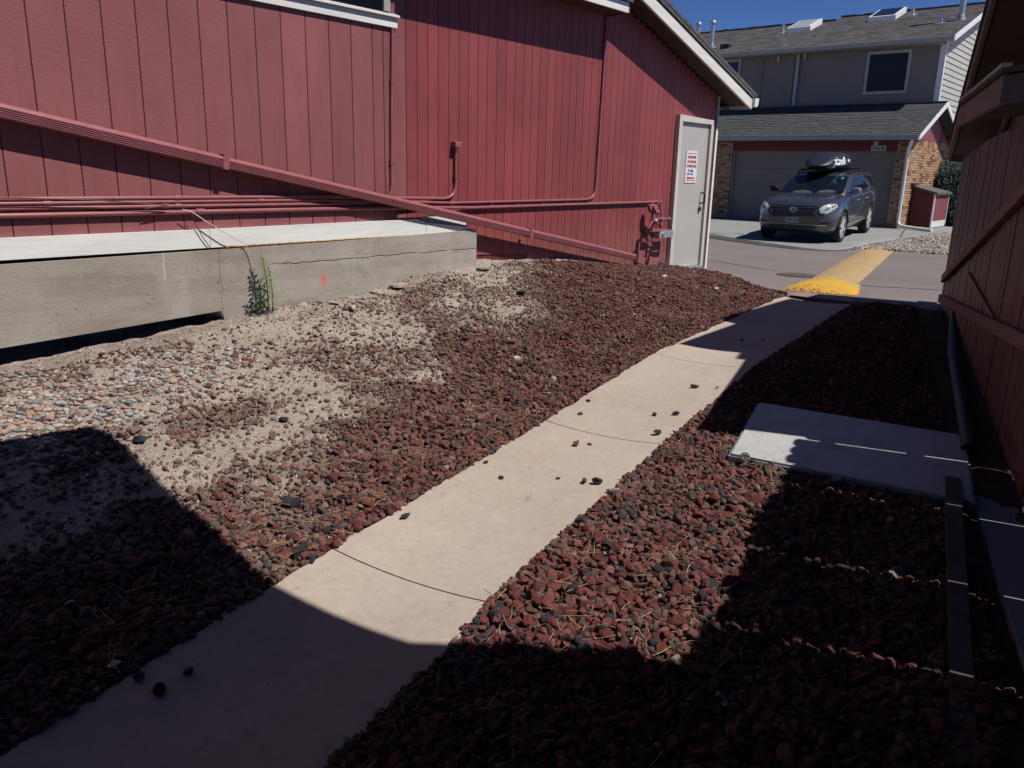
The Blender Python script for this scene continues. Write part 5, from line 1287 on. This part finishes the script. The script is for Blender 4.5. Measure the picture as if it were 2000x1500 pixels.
# number plate and garage lamp
NP = thing('house_number', 'small pale plate reading 416 A above the garage door', 'number plate', (XG+.07, 7.64, .87))
b = MB(); b.box((XG+.055, 7.43, .795), (XG+.078, 7.85, .955)); b.build('plate', m['num_plate'], NP)
text('lettering', '416 A', .135, (XG+.053, 7.64, .828), (0, -1, 0), (0, 0, 1), m['ink_black'], NP, bold=.002, sx=.98)
b = MB(); b.disc((25.35, 7.67, 1.055), (0, 0, -1), .07, .03, 12); b.tube([(25.35, 7.67, 1.03), (25.35, 7.67, .98), (25.35, 7.67, .95)], [.065, .06, .02], 12); b.build('garage_lamp', m['num_plate'], GH)

# utility cabinet
UC = thing('utility_cabinet', 'small dark red clad cabinet with sloping grey lid by the brick wall', 'cabinet', (27.3, 6.7, ZG+.03))
x0, x1, y0, y1 = 26.55, 28.25, 6.18, 6.80; zb = ZG+.06
b = MB(); b.prism([(x0, y0+.02, zb), (x0, y1, zb), (x0, y1, -.22), (x0, y0+.02, -.37)], (x1-x0, 0, 0)); b.build('body', m['red_far_dark'], UC)
for k, (za, zc) in enumerate(((zb+.19, zb+.40), (zb+.405, zb+.64), (zb+.645, zb+.86), (zb+.865, -.37))):
    b = MB(); b.box((x0+.07, y0-.004, za), (x1-.03, y0+.019, zc)); b.build('cladding_board', m['red_far'], UC)
b = MB(); b.box((x0-.015, y0-.02, zb), (x0+.065, y0+.018, -.36)); b.box((x1-.028, y0-.02, zb+.05), (x1+.015, y0+.018, -.36)); b.box((x0+.066, y0-.012, zb), (x1-.03, y0+.017, zb+.185)); b.build('corner_trim', m['white_metal'], UC)
b = MB(); b.prism([(x0-.06, y0-.08, -.40), (x0-.06, y1+.0, -.215), (x0-.06, y1+.0, -.165), (x0-.06, y0-.08, -.34)], (x1-x0+.12, 0, 0)); b.build('lid', m['shingle'], UC)
b = MB(); b.box((26.3, 6.74, -.14), (26.95, 6.815, -.085)); b.build('ledger', m['groove'], UC)

# spruce shrub
SP = thing('spruce_shrub', 'dense blue-green spruce shrub beside the brick wall', 'shrub', (29.3, 6.1, ZG))
b = MB(); b.tube([(29.4, 6.1, ZG), (29.4, 6.1, .1)], [.09, .03], 7); b.build('trunk', m['bark'], SP)
rr = random.Random(33); b = MB(); rn = []
def spray(p, d, L):
    d = d.normalized(); sd = d.orthogonal().normalized(); up_ = d.cross(sd); v0 = rr.random()
    for k in range(10):
        t = k/10; c_ = p+d*L*t; a = k*2.4; o_ = (sd*math.cos(a)+up_*math.sin(a)); e = c_+o_*L*.34*(1.1-t*.6)+d*L*.3; w = (d.cross(o_))*L*.085
        b.add([c_-w, c_+w, e], [(0, 1, 2)]); rn.extend([min(1, max(0, v0*.6+t*.4))]*3)
LOB = [((27.9, 5.95, .0), (.7, .7, .6)), ((27.75, 6.10, -.45), (.75, .75, .85)), ((27.6, 5.65, -.60), (.75, .8, .8)), ((28.1, 5.35, -.10), (.8, .6, .75)), ((28.2, 4.95, -.15), (.7, .6, .9)), ((27.5, 5.2, -.9), (.7, .7, .5)), ((27.4, 5.8, -.95), (.65, .6, .45))]
for (c_, rd) in [(tuple(q*1.062 for q in a_), b_) for a_, b_ in LOB]:
    for i in range(760):
        d = Vector((rr.gauss(0, 1), rr.gauss(0, 1), rr.gauss(0, 1))).normalized(); k = rr.uniform(.62, 1.0)*(1+.14*math.sin(d.x*9+d.y*7+d.z*8))
        p = Vector(c_)+Vector((d.x*rd[0], d.y*rd[1], d.z*rd[2]))*k
        if p.z < ZG+.05: continue
        spray(p, d*.7+Vector((0, 0, .45))+Vector((rr.gauss(0, .25), rr.gauss(0, .25), 0)), rr.uniform(.15, .24))
core = MB()
for (c_, rd) in [(tuple(q*1.062 for q in a_), b_) for a_, b_ in LOB]:
    core.add([(c_[0]+p[0]*rd[0]*.66, c_[1]+p[1]*rd[1]*.66, max(ZG, c_[2]+p[2]*rd[2]*.66)) for p in I2], [tuple(int(k) for k in q) for q in F2])
core.build('dark_core', m['spruce_core'], SP)['kind'] = 'stuff'  # solid dark lumps put inside the crown to make it read dense
me = b.mesh('crown', m['spruce']); me.transform(Matrix.Translation(-ORG[SP.name])); set_attr(me, 'rnd', rn); link('crown', me, SP)
# twigs and dead leaves by the kick-out
b = MB()
for i in range(26):
    p = Vector((rr.uniform(25.2, 26.3), rr.uniform(6.1, 6.6), ZG+.075)); a = rr.uniform(0, 6.28); b.tube([p, p+Vector((math.cos(a), math.sin(a), .1))*rr.uniform(.05, .2)], .008, 4)
b.build('twigs', m['bark'], kind='stuff')
# ------------------------------------------------------------------ parked car (local axes: x forward, y left, z up)
Fc = Vector((20.22, 6.727, -1.505)); Rc_dir = Vector((math.cos(math.radians(5.2)), math.sin(math.radians(5.2)), .041)).normalized()
fw = -Rc_dir; lf = Vector((0, 0, 1)).cross(fw).normalized(); upv = fw.cross(lf).normalized()
CM = Matrix((fw, lf, upv)).transposed().to_4x4(); CO = Fc-fw*1.395-lf*.84; CM.translation = CO
CAR = thing('parked_car', 'slate grey sport utility car parked in front of the garage', 'car'); CAR.matrix_world = CM
def lerp_tab(x, tab): return float(np.interp(x, [a for a, _ in tab], [b for _, b in tab]))
# lower body: stations from nose to tail
HW = [(-2.42, .70), (-2.38, .80), (-2.25, .885), (-1.9, .935), (-1.0, .955), (0, .955), (1.0, .955), (1.6, .945), (1.95, .915), (2.15, .85), (2.28, .74), (2.34, .62), (2.36, .50)]
TOPZ = [(-2.42, 1.00), (-2.36, 1.10), (-2.2, 1.14), (-1.0, 1.13), (0, 1.115), (.9, 1.105), (1.12, 1.10), (1.5, 1.065), (1.9, 1.01), (2.12, .96), (2.25, .90), (2.32, .82), (2.36, .72)]
BOT = [(-2.42, .50), (-2.3, .38), (-1.9, .30), (0, .27), (1.9, .26), (2.2, .28), (2.32, .36), (2.36, .44)]
CRN = [(-2.42, .02), (-1, .03), (1.0, .03), (1.3, .055), (1.9, .075), (2.2, .07), (2.36, .04)]
xs = [-2.42, -2.40, -2.34, -2.25, -2.1, -1.9, -1.7, -1.4, -1.1, -.7, -.3, .1, .5, .8, 1.0, 1.15, 1.3, 1.5, 1.7, 1.9, 2.05, 2.15, 2.22, 2.28, 2.32, 2.345, 2.36]
def sect(x):
    w, t, bz, cr = (lerp_tab(x, q) for q in (HW, TOPZ, BOT, CRN))
    h = t-bz; P = [(0, bz), (.55*w, bz), (.86*w, bz+.01), (.955*w, bz+.06), (.985*w, bz+.14*h+.06), (1.0*w, bz+.42*h), (1.005*w, bz+.62*h), (.99*w, bz+.80*h), (.965*w, bz+.91*h), (.925*w, bz+.97*h), (.86*w, t+.005), (.70*w, t+cr*.55), (.40*w, t+cr*.85), (0, t+cr)]
    if x < 1.1: P[9:] = [(.945*w, bz+.955*h), (.90*w, bz+.99*h), (.75*w, t), (.40*w, t), (0, t)]
    return P
v = []; k = None
for x in xs:
    p = sect(x); ring = [(x, y, z) for y, z in p]+[(x, -y, z) for y, z in reversed(p[1:-1])]; k = len(ring); v += ring
f = []
for i in range(len(xs)-1):
    for j in range(k):
        a, c = i*k+j, i*k+(j+1) % k; f.append((a, a+k, c+k, c))
f.append(tuple(range(k))); f.append(tuple(reversed([(len(xs)-1)*k+j for j in range(k)])))
b = MB(); b.add(v, f, True); body_me = b.mesh('body', m['paint'])
bmx = bmesh.new(); bmx.from_mesh(body_me); bmesh.ops.recalc_face_normals(bmx, faces=bmx.faces[:]); bmx.to_mesh(body_me); bmx.free()
tmp = bpy.data.objects.new('tmp_body', body_me); C.objects.link(tmp)
cut_objs = []
for wx in (1.395, -1.395):
    for sy in (1, -1):
        b = MB(); b.tube([(wx, sy*.50, .385), (wx, sy*1.2, .385)], .425, 28); cm = b.mesh('cut', m['car_black'])
        bmx = bmesh.new(); bmx.from_mesh(cm); bmesh.ops.remove_doubles(bmx, verts=bmx.verts[:], dist=1e-5); bmesh.ops.recalc_face_normals(bmx, faces=bmx.faces[:]); bmx.to_mesh(cm); bmx.free()
        co = bpy.data.objects.new('tmp_cut', cm); C.objects.link(co); cut_objs.append(co)
        md = tmp.modifiers.new('arch', 'BOOLEAN'); md.operation = 'DIFFERENCE'; md.object = co; md.solver = 'EXACT'
dg = bpy.context.evaluated_depsgraph_get(); dg.update()
fin = bpy.data.meshes.new_from_object(tmp.evaluated_get(dg))
for q in cut_objs+[tmp]: bpy.data.objects.remove(q)
# arches: faces inside the wells become black liner
fin.materials.clear(); fin.materials.append(m['paint']); fin.materials.append(m['car_black'])
for p in fin.polygons:
    c = p.center; p.material_index = 0
    for wx in (1.395, -1.395):
        if math.hypot(c.x-wx, c.z-.385) < .43 and abs(c.y) < .97 and (abs(math.hypot(c.x-wx, c.z-.385)-.425) < .02 or abs(abs(c.y)-.5) < .02): p.material_index = 1
    if c.z < .33: p.material_index = 1
body = link('body', fin, CAR)
bvh_body = BVHTree.FromPolygons([q.co[:] for q in fin.vertices], [tuple(p.vertices) for p in fin.polygons])
# greenhouse
LV = [  # z, front x, rear x, half width, front corner radius factor
    (1.06, 1.18, -2.34, .885), (1.13, 1.10, -2.33, .88), (1.27, .84, -2.29, .855), (1.41, .55, -2.22, .815), (1.505, .34, -2.14, .775), (1.55, .22, -2.08, .742), (1.585, .05, -2.0, .68), (1.605, -.2, -1.85, .54), (1.612, -.6, -1.4, .2)]
def outline(xf, xr, hw, bow):
    P = []
    cx, cy = (xf+xr)/2, 0
    n = 40
    for i in range(n):
        a = 2*math.pi*i/n; ca, sa = math.cos(a), math.sin(a); e = .17
        X_ = abs(ca)**e*(1 if ca > 0 else -1); Y_ = abs(sa)**e*(1 if sa > 0 else -1)
        x = cx+(xf-xr)/2*X_; y = hw*Y_
        if X_ > 0: x -= bow*(y/hw)**2*max(0, X_)
        t = (x-xr)/(xf-xr); y *= 1-.05*(1-t)-.035*max(0, t-.7)/.3
        P.append((x, y))
    return P
v = []; n = 40
for z, xf, xr, hw in LV: v += [(x, y, z) for x, y in outline(xf, xr, hw, .10)]
f = [(i*n+j, i*n+(j+1) % n, (i+1)*n+(j+1) % n, (i+1)*n+j) for i in range(len(LV)-1) for j in range(n)]; f.append(tuple((len(LV)-1)*n+j for j in range(n)))
b = MB(); b.add(v, f, True); roof = b.build('cabin', m['paint'], CAR)
bvh_cab = BVHTree.FromPolygons([q.co[:] for q in roof.data.vertices], [tuple(p.vertices) for p in roof.data.polygons])
def patch(name, poly, axis, bvh, mat, off=.004, th=.012, res=.03, par=CAR, smooth=True):
    """project a 2D outline onto a shell along an axis ('x' from the front: (y,z); 'y' / '-y' from a side: (x,z))"""
    bm = bmesh.new(); vs = [bm.verts.new((p[0], p[1], 0)) for p in poly]; bm.faces.new(vs)
    bmesh.ops.triangulate(bm, faces=bm.faces[:])
    for _ in range(4):
        long = [e for e in bm.edges if e.calc_length() > res*2]
        if not long: break
        bmesh.ops.subdivide_edges(bm, edges=long, cuts=1); bmesh.ops.triangulate(bm, faces=bm.faces[:])
    bad = []
    for q in bm.verts:
        a, c = q.co.x, q.co.y
        if axis == 'x': o_, d_v = Vector((4, a, c)), Vector((-1, 0, 0))
        elif axis == 'y': o_, d_v = Vector((a, 4, c)), Vector((0, -1, 0))
        elif axis == '-y': o_, d_v = Vector((a, -4, c)), Vector((0, 1, 0))
        else: o_, d_v = Vector((a, c, 4)), Vector((0, 0, -1))
        h = bvh.ray_cast(o_, d_v)
        if h[0] is None: bad.append(q); continue
        q.co = h[0]-d_v*off
    if bad: bmesh.ops.delete(bm, geom=bad, context='VERTS')
    for fc in bm.faces:
        fc.smooth = smooth; fc.normal_update()
        dv = {'x': Vector((1, 0, 0)), 'y': Vector((0, 1, 0)), '-y': Vector((0, -1, 0)), 'z': Vector((0, 0, 1))}[axis]
        if fc.normal.dot(dv) < 0: fc.normal_flip()
    me = bpy.data.meshes.new(name); bm.to_mesh(me); bm.free(); me.materials.append(mat); return link(name, me, par)
# windscreen (seen from the front) with its dark surround
patch('windscreen', [(-.76, 1.125), (-.35, 1.115), (.35, 1.115), (.76, 1.125), (.735, 1.27), (.695, 1.41), (.665, 1.505), (.25, 1.52), (-.25, 1.52), (-.665, 1.505), (-.695, 1.41), (-.735, 1.27)], 'x', bvh_cab, m['car_glass'], .005)
patch('dashboard', [(.15, 1.14), (.60, 1.15), (.55, 1.19), (.38, 1.215), (.2, 1.18)], 'x', bvh_cab, m['dash'], .007)
patch('dashboard', [(-.45, 1.135), (.05, 1.13), (.0, 1.17), (-.2, 1.19), (-.4, 1.165)], 'x', bvh_cab, m['dash'], .007)
patch('sticker', [(.54, 1.455), (.60, 1.45), (.59, 1.485), (.53, 1.49)], 'x', bvh_cab, m['teal'], .008)
SW = [([(.66, 1.155), (.34, 1.346), (.12, 1.462), (-.02, 1.486), (-.02, 1.165)], 'front'), ([(-.08, 1.165), (-.08, 1.488), (-.55, 1.496), (-.98, 1.490), (-1.02, 1.175)], 'rear'), ([(-1.08, 1.18), (-1.04, 1.488), (-1.5, 1.478), (-1.82, 1.442), (-1.98, 1.27), (-1.96, 1.20)], 'quarter')]
for ax in ('y', '-y'):
    for poly, nm in SW: patch('side_window', poly, ax, bvh_cab, m['car_glass'], .005)
    patch('pillar_trim', [(-.02, 1.17), (-.02, 1.486), (-.08, 1.488), (-.08, 1.17)], ax, bvh_cab, m['car_black'], .004)
# bonnet crease, grille, lights, bumper openings
GRL = [(-.52, .905), (.52, .905), (.58, .865), (.50, .715), (.42, .685), (-.42, .685), (-.50, .715), (-.58, .865)]
patch('grille', GRL, 'x', bvh_body, m['car_black'], .006)
gr = [o_ for o_ in CAR.children if o_.name.startswith('grille')][0]
for z in (.862, .812, .762, .717):
    patch('grille_bar', [(-.53, z-.008), (.53, z-.008), (.53, z+.008), (-.53, z+.008)] if z > .76 else [(-.48, z-.008), (.48, z-.008), (.48, z+.008), (-.48, z+.008)], 'x', bvh_body, m['bar_dark'], .016, par=gr)
for sg in (1, -1):
    b = [(sg*.50, .905), (sg*.585, .868), (sg*.50, .712), (sg*.475, .72), (sg*.56, .866), (sg*.49, .895)]
    patch('grille_bar', b if sg < 0 else list(reversed(b)), 'x', bvh_body, m['chrome'], .018, par=gr)
patch('grille_bar', [(-.50, .893), (.50, .893), (.50, .908), (-.50, .908)], 'x', bvh_body, m['chrome'], .018, par=gr)
# emblem: three crossing ovals
b = MB(); ex = bvh_body.ray_cast(Vector((4, 0, .81)), Vector((-1, 0, 0)))[0].x+.03
for ry, rz, cz in ((.082, .055, 0), (.034, .052, .0), (.058, .022, .022)):
    pts = [(ex, math.cos(a)*ry, .81+cz+math.sin(a)*rz) for a in [2*math.pi*i/20 for i in range(21)]]; b.tube(pts, .008, 5)
b.build('emblem', m['chrome'], CAR)
for sg in (1, -1):
    hl = [(sg*.585, .85), (sg*.66, .92), (sg*.78, .955), (sg*.88, .945), (sg*.90, .88), (sg*.85, .79), (sg*.74, .735), (sg*.62, .745)]
    h_ = patch('headlight', hl if sg > 0 else list(reversed(hl)), 'x', bvh_body, m['lens'], .006)
    lamp = [(sg*.70, .84), (sg*.735, .88), (sg*.785, .885), (sg*.80, .84), (sg*.76, .80), (sg*.71, .805)]
    patch('reflector', lamp if sg > 0 else list(reversed(lamp)), 'x', bvh_body, m['lens_grey'], .010, par=h_)
    am = [(sg*.865, .90), (sg*.885, .89), (sg*.86, .84), (sg*.84, .83)]
    patch('indicator', am if sg > 0 else list(reversed(am)), 'x', bvh_body, m['amber'], .010, par=h_)
    fg = [(sg*.60, .50), (sg*.66, .535), (sg*.80, .545), (sg*.83, .50), (sg*.80, .45), (sg*.66, .44)]
    fo_ = patch('fog_lamp_recess', fg if sg > 0 else list(reversed(fg)), 'x', bvh_body, m['car_black'], .005)
    ch = [(sg*.62, .452), (sg*.80, .455), (sg*.79, .475), (sg*.64, .475)]
    patch('chrome_strip', ch if sg > 0 else list(reversed(ch)), 'x', bvh_body, m['chrome'], .012, par=fo_)
patch('lower_intake', [(-.50, .455), (.50, .455), (.58, .40), (.52, .37), (-.52, .37), (-.58, .40)], 'x', bvh_body, m['car_black'], .005)
patch('bumper_crease', [(-.62, .462), (.62, .462), (.60, .474), (-.60, .474)], 'x', bvh_body, m['galv'], .006)
# number plate
px_ = bvh_body.ray_cast(Vector((4, 0, .58)), Vector((-1, 0, 0)))[0].x+.02
b = MB(); b.box((px_-.02, -.155, .505), (px_, .155, .66)); lp = b.build('license_plate', m['plate_white'], CAR)
b = MB(); b.prism([(px_, -.15, .63), (px_, .15, .63), (px_, .15, .655), (px_, -.15, .655)], (.003, 0, 0)); b.build('plate_band', m['plate_green'], lp)
text('lettering', 'DPL 130', .078, (px_+.003, 0, .545), (0, 1, 0), (0, 0, 1), m['plate_green'], lp, bold=.001, sx=.85)
# doors: shut lines, handles, sill and mirrors
for ax, sg in (('y', 1), ('-y', -1)):
    for xx in (.92, -.05, -1.05):
        pts = [(xx-.005, .40), (xx+.005, .40), (xx+.005, 1.08), (xx-.005, 1.08)] if xx > -1 else [(xx-.005, .62), (xx+.005, .62), (xx+.03, 1.08), (xx+.02, 1.08)]
        patch('shut_line', pts, ax, bvh_body, m['car_black'], .002, res=.06)
    for xx in (.12, -.86):
        h = bvh_body.ray_cast(Vector((xx, sg*4, .95)), Vector((0, -sg, 0)))[0]; b = MB(); b.tube([(xx-.09, h.y+sg*.005, .95), (xx-.07, h.y+sg*.03, .955), (xx+.07, h.y+sg*.03, .955), (xx+.09, h.y+sg*.005, .95)], .014, 6); b.build('door_handle', m['chrome'], CAR)
    patch('side_moulding', [(-.95, .40), (.92, .40), (.92, .445), (-.95, .445)], ax, bvh_body, m['paint'], .014, res=.12)
    b = MB(); base = Vector((.74, sg*.86, 1.14)); b.beam(base, base+Vector((0, sg*.10, .01)), (0, 0, 1), .05, .04); mi = b.build('mirror', m['car_black'], CAR)
    bmx = bmesh.new(); bmesh.ops.create_icosphere(bmx, subdivisions=3, radius=1)
    for q in bmx.verts:
        e = .55; q.co = Vector([abs(c_)**e*(1 if c_ > 0 else -1) for c_ in q.co]); q.co.x *= .055*(1 if q.co.x < 0 else 1.35); q.co.y *= .115; q.co.z *= .078
        q.co += Vector((.73, sg*1.005, 1.195))
    for fc in bmx.faces: fc.smooth = True
    me = bpy.data.meshes.new('mirror_shell'); bmx.to_mesh(me); bmx.free(); me.materials.append(m['mirror_sunlit'] if sg > 0 else m['car_black']); link('mirror_shell', me, mi)  # cap on the sun side is paler: sunlight put into its colour
    tl = [(-2.36, 1.06), (-2.12, 1.10), (-2.06, 1.06), (-2.10, .88), (-2.36, .84)]
    patch('tail_light', tl, ax, bvh_body, m['tail'], .006)
    b = MB(); b.tube([(-.1+.18, sg*.62, 1.585)]+[(x_, sg*.635, 1.63) for x_ in (0, -.6, -1.2, -1.7)]+[(-1.82, sg*.615, 1.58)], .018, 6); b.build('roof_rail', m['car_black'], CAR)
for xx in (-.25, -1.15):
    b = MB(); b.beam((xx, -.63, 1.65), (xx, .63, 1.65), (0, 0, 1), .06, .03); b.build('cross_bar', m['car_black'], CAR)
b = MB(); b.prism([(-.12, -.36, 1.603), (-.12, .44, 1.603), (-.62, .40, 1.611), (-.62, -.34, 1.611)], (0, 0, .008)); b.build('sunroof', m['car_glass'], CAR)
b = MB(); b.tube([(1.02, .30, 1.13), (1.00, -.10, 1.155), (.98, -.5, 1.16)], .008, 5); b.tube([(1.02, -.2, 1.13), (.98, -.45, 1.155), (.95, -.66, 1.17)], .008, 5); b.build('wiper', m['car_black'], CAR)
# wheels
def lathe(b, prof, cx, y0, cz, sg, n=32):
    v = []; k = len(prof)
    for i in range(n):
        a = 2*math.pi*i/n
        for r_1, y in prof: v.append((cx+math.cos(a)*r_1, y0+sg*y, cz+math.sin(a)*r_1))
    f = []
    for i in range(n):
        for j in range(k-1):
            q = (i*k+j, ((i+1) % n)*k+j, ((i+1) % n)*k+j+1, i*k+j+1); f.append(q if sg > 0 else tuple(reversed(q)))
    b.add(v, f, True)
for wx in (1.395, -1.395):
    for sg in (1, -1):
        y0 = sg*.84; cz = .365
        b = MB(); lathe(b, [(.225, -.10), (.30, -.115), (.345, -.11), (.365, -.085), (.368, 0), (.365, .075), (.345, .105), (.30, .115), (.262, .10), (.256, .085)], wx, y0, cz, sg); wheel = b.build('wheel', m['tyre'], CAR)
        b = MB(); lathe(b, [(.256, .10), (.265, .102), (.258, .07), (.235, .03), (.215, -.06)], wx, y0, cz, sg)
        n_ = 6
        for i in range(n_):
            a = 2*math.pi*i/n_+.3; d_1 = Vector((math.cos(a), 0, math.sin(a))); s_1 = Vector((-math.sin(a), 0, math.cos(a))); c0_ = Vector((wx, y0, cz))
            for (r0, r1, w0, w1, ya, yb2) in ((.03, .248, .032, .044, .10, .098),):
                p = [c0_+d_1*r0-s_1*w0, c0_+d_1*r1-s_1*w1, c0_+d_1*r1+s_1*w1, c0_+d_1*r0+s_1*w0]
                top_ = [q+Vector((0, sg*(ya if kk in (0, 3) else yb2), 0)) for kk, q in enumerate(p)]; bot = [q+Vector((0, sg*.03, 0)) for q in p]
                F_ = [(0, 1, 2, 3), (0, 4, 5, 1), (1, 5, 6, 2), (2, 6, 7, 3), (3, 7, 4, 0)]; b.add(top_+bot, F_ if sg < 0 else [tuple(reversed(q)) for q in F_])
        b.disc((wx, y0+sg*.06, cz), (0, sg, 0), .065, .045, 16); b.build('rim', m['alloy'], wheel)
        b = MB(); b.disc((wx, y0-sg*.02, cz), (0, sg, 0), .20, .02, 20); b.build('brake_disc', m['black_metal'], wheel)
b = MB(); b.box((-1.9, -.80, .24), (1.9, .80, .42)); b.build('underbody', m['car_black'], CAR)
# roof box on the bars: a thing of its own
def bx(x, y, z): return CM @ Vector((x, y, z))
RBX = thing('roof_box', 'glossy black cargo box with white lettering on the car roof bars', 'roof box'); RBX.matrix_world = CM
cy = -.06; st = [(.62, .015, 1.757, 1.769), (.58, .13, 1.735, 1.79), (.46, .26, 1.695, 1.835), (.25, .36, 1.675, 1.93), (-.05, .42, 1.665, 2.02), (-.45, .45, 1.665, 2.08), (-.90, .45, 1.665, 2.08), (-1.25, .43, 1.665, 2.04), (-1.38, .39, 1.69, 1.96)]
v = []; kk = 16
for x, w, z0, z1 in st:
    zm = 1.763
    half = [(0, z0), (w*.75, z0), (w*.93, z0+(zm-z0)*.4), (w*1.0, zm), (w*1.0, zm+.006), (w*.97, zm+(z1-zm)*.45), (w*.83, zm+(z1-zm)*.82), (w*.45, z1-.004), (0, z1)]
    v += [(x, cy+y, z) for y, z in half]+[(x, cy-y, z) for y, z in reversed(half[1:-1])]
f = [(i*kk+(j+1) % kk, i*kk+j, (i+1)*kk+j, (i+1)*kk+(j+1) % kk) for i in range(len(st)-1) for j in range(kk)]; f += [tuple(reversed(range(kk))), tuple((len(st)-1)*kk+j for j in range(kk))]
b = MB(); b.add(v, f, True); sh = b.build('shell', m['boxblack'], RBX)
bmx = bmesh.new(); bmx.from_mesh(sh.data); bmesh.ops.recalc_face_normals(bmx, faces=bmx.faces[:]); bmx.to_mesh(sh.data); bmx.free()
bv = BVHTree.FromPolygons([q.co[:] for q in sh.data.vertices], [tuple(p.vertices) for p in sh.data.polygons])
def side_print(body_, size, x_c, z_c, mat, sx=1.0, bold=.0):
    me = text_mesh(body_, size, .0, bold, 'CENTER', 0.0, sx); me.materials.clear(); me.materials.append(mat)
    for q in me.vertices:
        # reading direction: towards the rear of the car on its left flank
        a, c_ = x_c-q.co.x, z_c+q.co.y
        h = bv.ray_cast(Vector((a, 3, c_)), Vector((0, -1, 0))); y = h[0].y if h[0] is not None else cy+.4
        q.co = Vector((a, y+.006, c_))
    o_ = link('lettering', me, RBX); return o_
side_print('Juno0', .26, -.12, 1.785, m['ink_white'], 1.25, .012)
b = MB()
for (xa, xb, mt_) in ((-.72, -.90, 'ink_white'), (-.91, -1.02, 'ink_red')):
    poly = [(xb, 1.84), (xa, 1.84), (xa, 1.905), (xb, 1.905)]
    patch('badge', poly, 'y', bv, m[mt_], .006, par=RBX, res=.05)
b = MB(); b.tube([(.46, cy+.262, 1.762), (.25, cy+.362, 1.762), (-.45, cy+.451, 1.762), (-1.25, cy+.431, 1.762)], .006, 5); b.build('lid_seam', m['car_black'], RBX)
